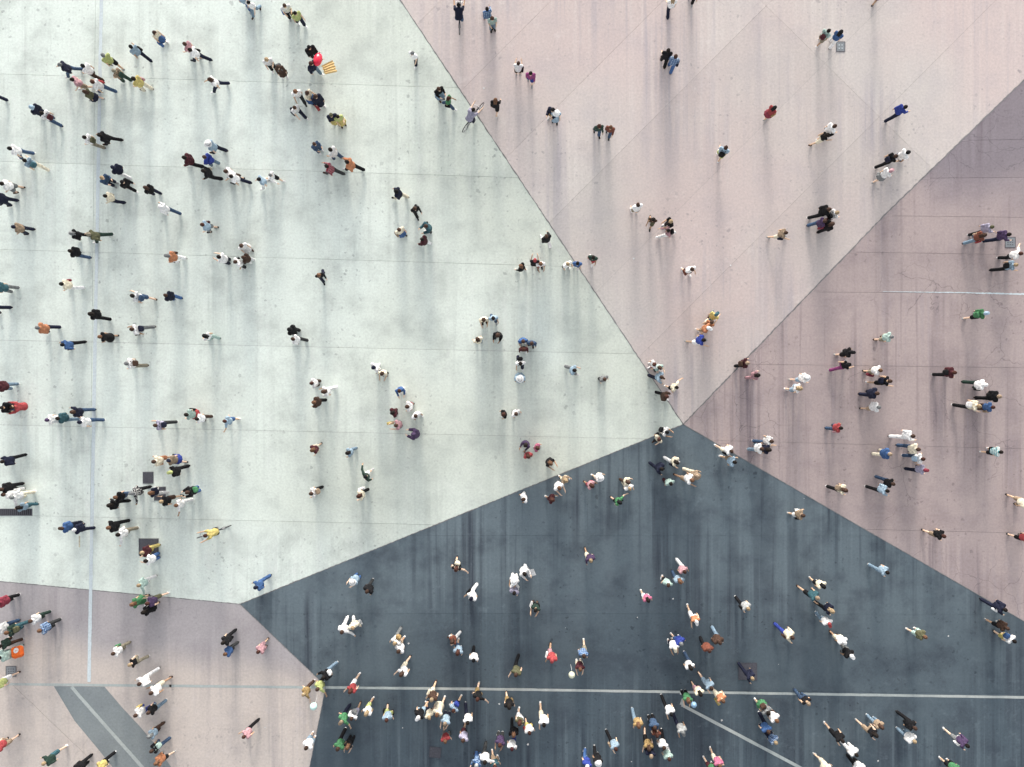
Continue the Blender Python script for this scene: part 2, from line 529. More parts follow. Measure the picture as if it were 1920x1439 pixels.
class Figure:
    def __init__(self, pose, coarse=1.0):
        self.key = pose
        self.res = coarse
        p = POSES[pose]
        s, c = lambda a: math.sin(R(a)), lambda a: math.cos(R(a))
        hipz = 0.92
        J = {}
        for side, sg, (hip, knee) in (('L', 1, p['leg'][0]), ('R', -1, p['leg'][1])):
            h = np.array((0, sg * 0.088, hipz))
            k = h + 0.43 * np.array((s(hip), sg * 0.02, -c(hip)))
            sh = hip - knee
            a = k + 0.41 * np.array((s(sh), 0, -c(sh)))
            fd = np.array((c(max(min(sh * 0.8, 25), -55)), 0, s(max(min(sh * 0.8, 25), -55)) * 1.0))
            J['hip' + side], J['knee' + side], J['ank' + side] = h, k, a
            J['heel' + side] = a + np.array((-0.03, 0, -0.045))
            J['toe' + side] = a + 0.165 * fd + np.array((0, sg * 0.02, -0.055))
        ln = p['lean']
        rot = lambda q: np.array((q[0] * c(ln) + (q[2] - hipz) * s(ln), q[1], hipz + (q[2] - hipz) * c(ln) - q[0] * s(ln)))
        self.rot = rot
        for side, sg, (fl, ab, el) in (('L', 1, p['arm'][0]), ('R', -1, p['arm'][1])):
            sh = rot(np.array((0.0, sg * 0.175, 1.405)))
            e = sh + 0.285 * np.array((s(fl) * c(ab), sg * s(ab), -c(fl) * c(ab)))
            f2 = fl + el
            dirf = np.array((s(f2) * c(ab * 0.7), sg * s(ab * 0.7) - sg * (0.25 if el > 60 else 0.0), -c(f2) * c(ab * 0.7)))
            dirf /= np.linalg.norm(dirf)
            w = e + 0.245 * dirf
            J['sho' + side], J['elb' + side], J['wri' + side] = sh, e, w
            J['hand' + side] = w + 0.085 * dirf
            J['dir' + side] = dirf
        # torso frame
        for nm, q in dict(pel=(0, 0, 0.95), waist=(0.0, 0, 1.08), chest=(0.005, 0, 1.28), neck=(0.0, 0, 1.45), nape=(0.012, 0, 1.52), head=(0.03, 0, 1.625)).items():
            J[nm] = rot(np.array(q, float))
        low = min(J[k + sd][2] for k in ('heel', 'toe') for sd in 'LR') - 0.035
        if pose == 'b': low = 0.0
        for k in list(J):
            if not k.startswith('dir'): J[k] = J[k] - np.array((0, 0, low))
        self.J = J
        self.low = low
        self.cache = {}

    # -- distance pieces
    def torso(self, P, g=0.0):
        J = self.J
        y = np.array((0, 1, 0.0))
        d = cap(P, J['chest'] + 0.075 * y, J['waist'] + 0.065 * y, 0.100 + g, 0.085 + g)
        d = smin(d, cap(P, J['chest'] - 0.075 * y, J['waist'] - 0.065 * y, 0.100 + g, 0.085 + g), 0.06)
        d = smin(d, cap(P, J['waist'] + 0.06 * y, J['pel'] + 0.075 * y, 0.085 + g, 0.105 + g), 0.05)
        d = smin(d, cap(P, J['waist'] - 0.06 * y, J['pel'] - 0.075 * y, 0.085 + g, 0.105 + g), 0.05)
        d = smin(d, cap(P, J['shoL'], J['shoR'], 0.060 + g, 0.060 + g), 0.06)
        return d
    def legs(self, P, g=0.0, upto=1.0, k=0.02, flare=0.0):
        """upto: 1 knee, 2 ankle"""
        J = self.J
        d = None
        for sd in 'LR':
            h, kn, an = J['hip' + sd], J['knee' + sd], J['ank' + sd]
            t1 = min(upto, 1.0)
            q = cap(P, h, h + (kn - h) * t1, 0.088 + g, 0.088 - 0.030 * t1 + g + (flare if upto <= 1 else 0))
            if upto > 1:
                t2 = upto - 1
                q = smin(q, cap(P, kn, kn + (an - kn) * t2, 0.058 + g, 0.058 - 0.017 * t2 + g + flare), 0.02)
            d = q if d is None else smin(d, q, k)
        return d
    def arms(self, P, g=0.0, upto=1.0):
        J = self.J
        d = None
        for sd in 'LR':
            a, e, w = J['sho' + sd], J['elb' + sd], J['wri' + sd]
            t1 = min(upto, 1.0)
            q = cap(P, a, a + (e - a) * t1, 0.052 + g, 0.052 - 0.010 * t1 + g)
            if upto > 1:
                t2 = upto - 1
                q = smin(q, cap(P, e, e + (w - e) * t2, 0.041 + g, 0.041 - 0.012 * t2 + g), 0.02)
            d = q if d is None else np.minimum(d, q)
        return d
    def bounds(self, keys, m):
        a = np.array([self.J[k] for k in keys])
        return a.min(0) - m, a.max(0) + m

    def body(self):
        if 'body' in self.cache: return self.cache['body']
        J = self.J
        def fn(P):
            d = self.torso(P)
            d = smin(d, self.legs(P, 0, 2), 0.04)
            d = smin(d, self.arms(P, 0, 2), 0.035)
            for sd in 'LR':
                d = smin(d, cap(P, J['heel' + sd], J['toe' + sd], 0.036, 0.030), 0.03)
                d = smin(d, cap(P, J['wri' + sd] + J['dir' + sd] * 0.02, J['hand' + sd], 0.030, 0.034), 0.02)
            d = smin(d, cap(P, J['neck'], J['nape'], 0.062, 0.056), 0.03)
            hd = J['head']
            d = smin(d, ell(P, hd + np.array((-0.01, 0, 0.02)), (0.097, 0.078, 0.105)), 0.025)
            d = smin(d, ell(P, hd + np.array((0.03, 0, -0.055)), (0.058, 0.052, 0.060)), 0.03)
            d = smin(d, cap(P, hd + np.array((0.092, 0, 0.01)), hd + np.array((0.106, 0, -0.022)), 0.008, 0.014), 0.01)   # nose
            for sg in (1, -1):
                d = smin(d, ell(P, hd + np.array((-0.005, sg * 0.080, -0.01)), (0.024, 0.012, 0.034)), 0.006)              # ears
                d = np.maximum(d, -ell(P, hd + np.array((0.098, sg * 0.033, 0.015)), (0.018, 0.018, 0.012)))               # eye sockets
            d = np.maximum(d, -ell(P, hd + np.array((0.100, 0, -0.062)), (0.014, 0.026, 0.006)))                            # mouth
            return d
        lo, hi = self.bounds([k for k in J if not k.startswith('dir')], 0.13)
        V, F = polygonise(fn, lo, hi, 0.0165 * self.res)
        VV, FF, off = [V], [F], len(V)
        # fingers, rooted in the palm
        for sd, sg in (('L', 1), ('R', -1)):
            d = J['dir' + sd]; h = J['hand' + sd]
            side = np.cross(d, (0, sg, 0.0)); side /= np.linalg.norm(side) + 1e-9     # across the knuckles (fore-aft)
            inn = np.cross(side, d) * 1.0
            if inn[1] * sg > 0: inn = -inn
            for q, (o, L) in enumerate(((0.027, 0.070), (0.009, 0.080), (-0.009, 0.075), (-0.026, 0.058))):
                r0 = h + side * o
                m = r0 + d * (0.02 + L * 0.5) + inn * 0.008
                e = m + d * (L * 0.42) + inn * 0.026
                v, f = tube_np([r0, m, e, e + (e - m) * 0.08], (0.0095, 0.0085, 0.0072, 0.0015))
                VV.append(v); FF.append(f + off); off += len(v)
            r0 = J['wri' + sd] + d * 0.045 + side * 0.025
            m = r0 + side * 0.030 + d * 0.032
            e = m + d * 0.034 + inn * 0.006
            v, f = tube_np([r0, m, e, e + (e - m) * 0.08], (0.012, 0.0105, 0.0085, 0.0015))
            VV.append(v); FF.append(f + off); off += len(v)
        self.cache['body'] = np_mesh('person_body', np.concatenate(VV), np.concatenate(FF))
        return self.cache['body']

    def wrinkle(self, P, a=0.004):
        return a * np.sin(41 * P[:, 0] + 9 * P[:, 2]) * np.sin(37 * P[:, 1] + 5) * np.sin(29 * P[:, 2] + 17 * P[:, 0])

    def along(self, P):
        """height measured along the leaning trunk"""
        J = self.J
        ax = J['neck'] - J['pel']; L = np.linalg.norm(ax); ax = ax / L
        return (P - J['pel'].astype(np.float32)) @ ax.astype(np.float32)

    def garment(self, kind):
        if kind in self.cache: return self.cache[kind]
        J = self.J
        trunk = ['shoL', 'shoR', 'elbL', 'elbR', 'pel', 'neck', 'hipL', 'hipR']
        if kind in ('t', 'l', 'j', 'k', 'd'):
            g = dict(t=0.024, l=0.022, j=0.038, k=0.013, d=0.018)[kind]
            sl = dict(t=0.62, l=1.92, j=1.95, k=0.0, d=0.40)[kind]
            hem = dict(t=-0.07, l=-0.06, j=-0.12, k=-0.05, d=0.0)[kind]
            def fn(P):
                d = self.torso(P, g)
                if kind == 'j': d = smin(d, cap(P, J['waist'], J['pel'] + (J['pel'] - J['waist']) * 0.8, 0.14, 0.165), 0.05)
                if kind in 'tl': d = smin(d, cap(P, J['waist'], J['pel'] + (J['pel'] - J['waist']) * 0.5, 0.128, 0.150), 0.05)
                if sl > 0: d = smin(d, self.arms(P, g * (1.0 if kind == 'j' else 0.8), sl), 0.03)
                if kind != 'k': d = smin(d, cap(P, J['neck'], J['neck'] + (J['nape'] - J['neck']) * 0.35, 0.060 + g, 0.055 + g), 0.03)
                if kind in 'j': d = smin(d, cap(P, J['nape'] + np.array((-0.07, 0.06, -0.05)), J['nape'] + np.array((-0.07, -0.06, -0.05)), 0.045, 0.045), 0.03)
                d = d + self.wrinkle(P, 0.006 if kind == 'j' else 0.004)
                if kind == 'd':
                    zz = self.along(P)
                    a = J['waist']; b = 0.5 * (J['kneeL'] + J['kneeR']); b = np.array((b[0], 0, min(b[2] + 0.02, a[2] - 0.3)))
                    sk = cap(P, a, b, 0.135, 0.255)
                    d = smin(d, np.maximum(sk, float(b[2]) - P[:, 2]), 0.03)
                    return d
                # the hem cuts the trunk, not the hanging arms
                zz = self.along(P)
                near = np.abs(P[:, 1] - 0) < 0.20
                arm = self.arms(P, g, max(sl, 0.01)) if sl > 0 else np.full(len(P), 9.0, np.float32)
                return np.where(arm < 0.004, d, np.maximum(d, hem - zz))
            keys = trunk + (['wriL', 'wriR'] if sl > 1 else []) + (['kneeL', 'kneeR'] if kind == 'd' else [])
            lo, hi = self.bounds(keys, 0.20 if kind == 'd' else 0.15)
            V, F = polygonise(fn, lo, hi, 0.018 * self.res)
        elif kind in ('J', 'S'):
            up = 1.93 if kind == 'J' else 0.86
            def fn(P):
                d = self.legs(P, 0.028 if kind == 'J' else 0.034, up, 0.02, 0.016)
                J_ = self.J; y = np.array((0, 1, 0.0))
                pv = cap(P, J_['pel'] + 0.075 * y, J_['pel'] - 0.075 * y, 0.117, 0.117)
                pv = smin(pv, cap(P, J_['waist'] + 0.04 * y, J_['waist'] - 0.04 * y, 0.112, 0.112), 0.08)
                d = smin(d, pv, 0.04) + self.wrinkle(P, 0.004)
                zz = self.along(P)
                return np.maximum(d, zz - 0.10)
            keys = ['waist', 'pel', 'kneeL', 'kneeR', 'hipL', 'hipR'] + (['ankL', 'ankR'] if kind == 'J' else [])
            lo, hi = self.bounds(keys, 0.14)
            V, F = polygonise(fn, lo, hi, 0.018 * self.res)
        elif kind == 'K':
            b = 0.5 * (J['kneeL'] + J['kneeR'])
            a = J['waist'] * 0.6 + J['pel'] * 0.4
            b = np.array((b[0], 0, min(b[2] - 0.02, a[2] - 0.3)))
            def fn(P):
                d = cap(P, a, b, 0.135, 0.27)
                an = np.arctan2(P[:, 1], P[:, 0])
                d = d + 0.012 * np.sin(9 * an) * np.clip((a[2] - P[:, 2]) / 0.5, 0, 1)
                d = np.maximum(d, float(b[2]) - P[:, 2])
                return np.maximum(d, P[:, 2] - float(a[2]) - 0.06)
            lo, hi = self.bounds(['waist', 'pel', 'kneeL', 'kneeR'], 0.34)
            V, F = polygonise(fn, lo, hi, 0.02 * self.res)
        elif kind in ('shoeL', 'shoeR'):
            sd = kind[-1]
            def fn(P):
                d = cap(P, J['heel' + sd], J['toe' + sd], 0.052, 0.048)
                d = smin(d, cap(P, J['ank' + sd] + np.array((-.015, 0, -.01)), J['heel' + sd], 0.043, 0.045), 0.02)
                return d
            lo, hi = self.bounds(['heel' + sd, 'toe' + sd, 'ank' + sd], 0.06)
            V, F = polygonise(fn, lo, hi, 0.018 * self.res)
        self.cache[kind] = np_mesh('garment', V, F)
        return self.cache[kind]

FIG = {}
def figure(p, coarse=1.0):
    if (p, coarse) not in FIG: FIG[(p, coarse)] = Figure(p, coarse)
    return FIG[(p, coarse)]

# hair and headwear, head-centred
HAIR = {}
def hair_mesh(kind):
    if kind in HAIR: return HAIR[kind]
    c = np.array((-0.01, 0, 0.02))
    def crown(P, g=0.020):
        d = ell(P, c + np.array((-0.004, 0, 0.006)), (0.097 + g, 0.078 + g, 0.105 + g))
        face = np.maximum(np.maximum(0.035 - P[:, 0], P[:, 2] - 0.062), -P[:, 2] - 0.3)      # open at the face
        d = np.maximum(d, -face)
        d = np.maximum(d, -0.075 - P[:, 2])
        return d + 0.004 * np.sin(70 * P[:, 1]) * np.sin(40 * P[:, 0] + 30 * P[:, 2])
    def fn(P):
        if kind == 's': return crown(P)
        if kind == 'l':
            d = crown(P, 0.026)
            d = smin(d, cap(P, (-0.075, 0.035, -0.02), (-0.115, 0.05, -0.27), 0.055, 0.050), 0.05)
            d = smin(d, cap(P, (-0.075, -0.035, -0.02), (-0.115, -0.05, -0.27), 0.055, 0.050), 0.05)
            for sg in (1, -1):
                d = smin(d, cap(P, (-0.02, sg * 0.085, 0.0), (-0.03, sg * 0.095, -0.19), 0.030, 0.028), 0.03)
            return d + 0.006 * np.sin(55 * P[:, 1] + 20 * P[:, 2]) * np.sin(31 * P[:, 0])
        if kind == 'c':
            d = np.maximum(ell(P, c, (0.122, 0.102, 0.130)), 0.035 - P[:, 2])
            br = np.maximum(ell(P, (0.105, 0, 0.045), (0.105, 0.085, 0.05)), np.abs(P[:, 2] - 0.045 + 0.25 * np.maximum(P[:, 0] - 0.1, 0)) - 0.011)
            hb = np.maximum(crown(P, 0.008), P[:, 2] - 0.04)
            return np.minimum(smin(d, br, 0.02), hb)
        if kind == 'h':
            d = np.maximum(ell(P, c, (0.125, 0.105, 0.145)), 0.03 - P[:, 2])
            rr = np.sqrt(P[:, 0] ** 2 + P[:, 1] ** 2)
            br = np.maximum(rr - 0.185 - 0.012 * np.sin(3 * np.arctan2(P[:, 1], P[:, 0])), np.abs(P[:, 2] - 0.045 + 0.45 * (rr - 0.1)) - 0.012)
            d = np.maximum(d, -ell(P, (-0.01, 0, 0.185), (0.085, 0.035, 0.04)))      # pinched crown
            return smin(d, br, 0.015)
        if kind == 'o':
            d = ell(P, c + np.array((-0.015, 0, 0)), (0.128, 0.112, 0.150))
            d = np.maximum(d, -np.maximum(0.055 - P[:, 0], np.abs(P[:, 2] + 0.02) - 0.075))
            return smin(d, cap(P, (-0.04, 0.04, -0.12), (-0.04, -0.04, -0.12), 0.085, 0.085), 0.04)
    if kind == 'c': lo, hi = (-0.15, -0.13, -0.1), (0.24, 0.13, 0.17)
    elif kind == 'h': lo, hi = (-0.26, -0.26, -0.1), (0.26, 0.26, 0.18)
    elif kind == 'l': lo, hi = (-0.19, -0.14, -0.35), (0.13, 0.14, 0.17)
    else: lo, hi = (-0.16, -0.14, -0.22), (0.14, 0.14, 0.18)
    V, F = polygonise(fn, lo, hi, 0.014)
    HAIR[kind] = np_mesh('hair', V, F)
    return HAIR[kind]

# ------------------------------------------------------------------ cloth, skin and hair colours (base colours)
PAL = dict(white=(0.80, 0.80, 0.80), cream=(0.72, 0.66, 0.52), black=(0.012, 0.012, 0.016), navy=(0.014, 0.020, 0.060), denim=(0.045, 0.12, 0.26),
           ldenim=(0.20, 0.36, 0.52), blue=(0.03, 0.16, 0.48), royal=(0.015, 0.06, 0.50), lblue=(0.36, 0.58, 0.78), red=(0.58, 0.025, 0.035),
           crimson=(0.42, 0.015, 0.06), pink=(0.75, 0.34, 0.40), hotpink=(0.75, 0.12, 0.30), magenta=(0.42, 0.03, 0.26), purple=(0.10, 0.05, 0.16),
           lilac=(0.48, 0.45, 0.66), maroon=(0.12, 0.016, 0.028), rust=(0.32, 0.07, 0.025), orange=(0.72, 0.22, 0.04), mustard=(0.55, 0.33, 0.06),
           yellow=(0.78, 0.60, 0.05), lime=(0.58, 0.68, 0.12), green=(0.04, 0.32, 0.10), dgreen=(0.025, 0.075, 0.055), olive=(0.15, 0.15, 0.06),
           teal=(0.03, 0.17, 0.22), mint=(0.46, 0.72, 0.64), khaki=(0.36, 0.31, 0.20), tan=(0.48, 0.32, 0.18), brown=(0.10, 0.045, 0.025),
           grey=(0.25, 0.27, 0.28), lgrey=(0.52, 0.55, 0.56), dgrey=(0.055, 0.06, 0.065),
           dark=(0.022, 0.014, 0.011), auburn=(0.11, 0.030, 0.016), blond=(0.50, 0.33, 0.14), ginger=(0.24, 0.095, 0.030))
MATS = {}
def cloth(name):
    if name in MATS: return MATS[name]
    if name in ('plaidblue', 'plaidred', 'floral', 'stripeteal'):
        t = NT('cloth_' + name)
        tc = t.n('ShaderNodeTexCoord')
        p = tc.outputs['Object']
        if name == 'floral':
            v = t.voro(p, 16.0)
            col = t.mix(t.ramp(v.outputs['Distance'], 0.32, 0.42), (0.78, 0.78, 0.76), (0.02, 0.02, 0.025))
        elif name == 'stripeteal':
            sp = t.n('ShaderNodeSeparateXYZ'); t.l(p, sp.inputs[0])
            w = t.math('SINE', t.math('MULTIPLY', sp.outputs[2], 62.0))
            col = t.mix(t.ramp(w, -0.1, 0.1), (0.70, 0.76, 0.74), (0.04, 0.28, 0.32))
        else:
            a, b, c2 = ((0.05, 0.13, 0.30), (0.45, 0.55, 0.65), (0.015, 0.03, 0.10)) if name == 'plaidblue' else ((0.30, 0.03, 0.05), (0.36, 0.28, 0.30), (0.04, 0.015, 0.03))
            sp = t.n('ShaderNodeSeparateXYZ'); t.l(p, sp.inputs[0])
            w1 = t.ramp(t.math('SINE', t.math('MULTIPLY', sp.outputs[2], 60.0)), 0.2, 0.4)
            w2 = t.ramp(t.math('SINE', t.math('MULTIPLY', sp.outputs[1], 60.0)), 0.2, 0.4)
            col = t.mix(t.math('MULTIPLY', w2, 0.6), t.mix(t.math('MULTIPLY', w1, 0.7), a, b), c2)
        t.l(col, t.bsdf.inputs['Base Color'])
        t.bsdf.inputs['Roughness'].default_value = 0.85
        MATS[name] = t.m
    else:
        t = NT('cloth_' + name)
        tc = t.n('ShaderNodeTexCoord')
        oi = t.n('ShaderNodeObjectInfo')
        wv = t.noise(tc.outputs['Object'], 9.0, 4.0)
        c0 = PAL[name]
        if name not in ('white', 'cream'):          # washed and worn: less pure than the dye
            g_ = 0.3 * c0[0] + 0.55 * c0[1] + 0.15 * c0[2]
            c0 = tuple(0.70 * (0.68 * c + 0.32 * g_) for c in c0)
        k = t.math('MULTIPLY', t.ramp(wv, 0.30, 0.70, 0.70, 1.18, False), t.ramp(oi.outputs['Random'], 0, 1, 0.85, 1.15, False))
        cc = t.n('ShaderNodeCombineColor')
        for i in range(3): t.l(k, cc.inputs[i])
        t.l(t.mix(1.0, c0, cc.outputs[0], 'MULTIPLY'), t.bsdf.inputs['Base Color'])
        t.bsdf.inputs['Roughness'].default_value = 0.85
        t.bsdf.inputs['Specular IOR Level'].default_value = 0.2
        b = t.n('ShaderNodeBump'); b.inputs['Strength'].default_value = 0.4; b.inputs['Distance'].default_value = 0.006
        t.l(t.noise(tc.outputs['Object'], 30.0, 3.0), b.inputs['Height']); t.l(b.outputs[0], t.bsdf.inputs['Normal'])
        MATS[name] = t.m
    return MATS[name]

def skin(k):
    n = 'skin%d' % k
    if n not in MATS:
        MATS[n] = simple_material('skin_' + 'abc'[k], ((0.70, 0.50, 0.37), (0.60, 0.41, 0.28), (0.40, 0.25, 0.16))[k], 0.55, 0.06, 20)
    return MATS[n]

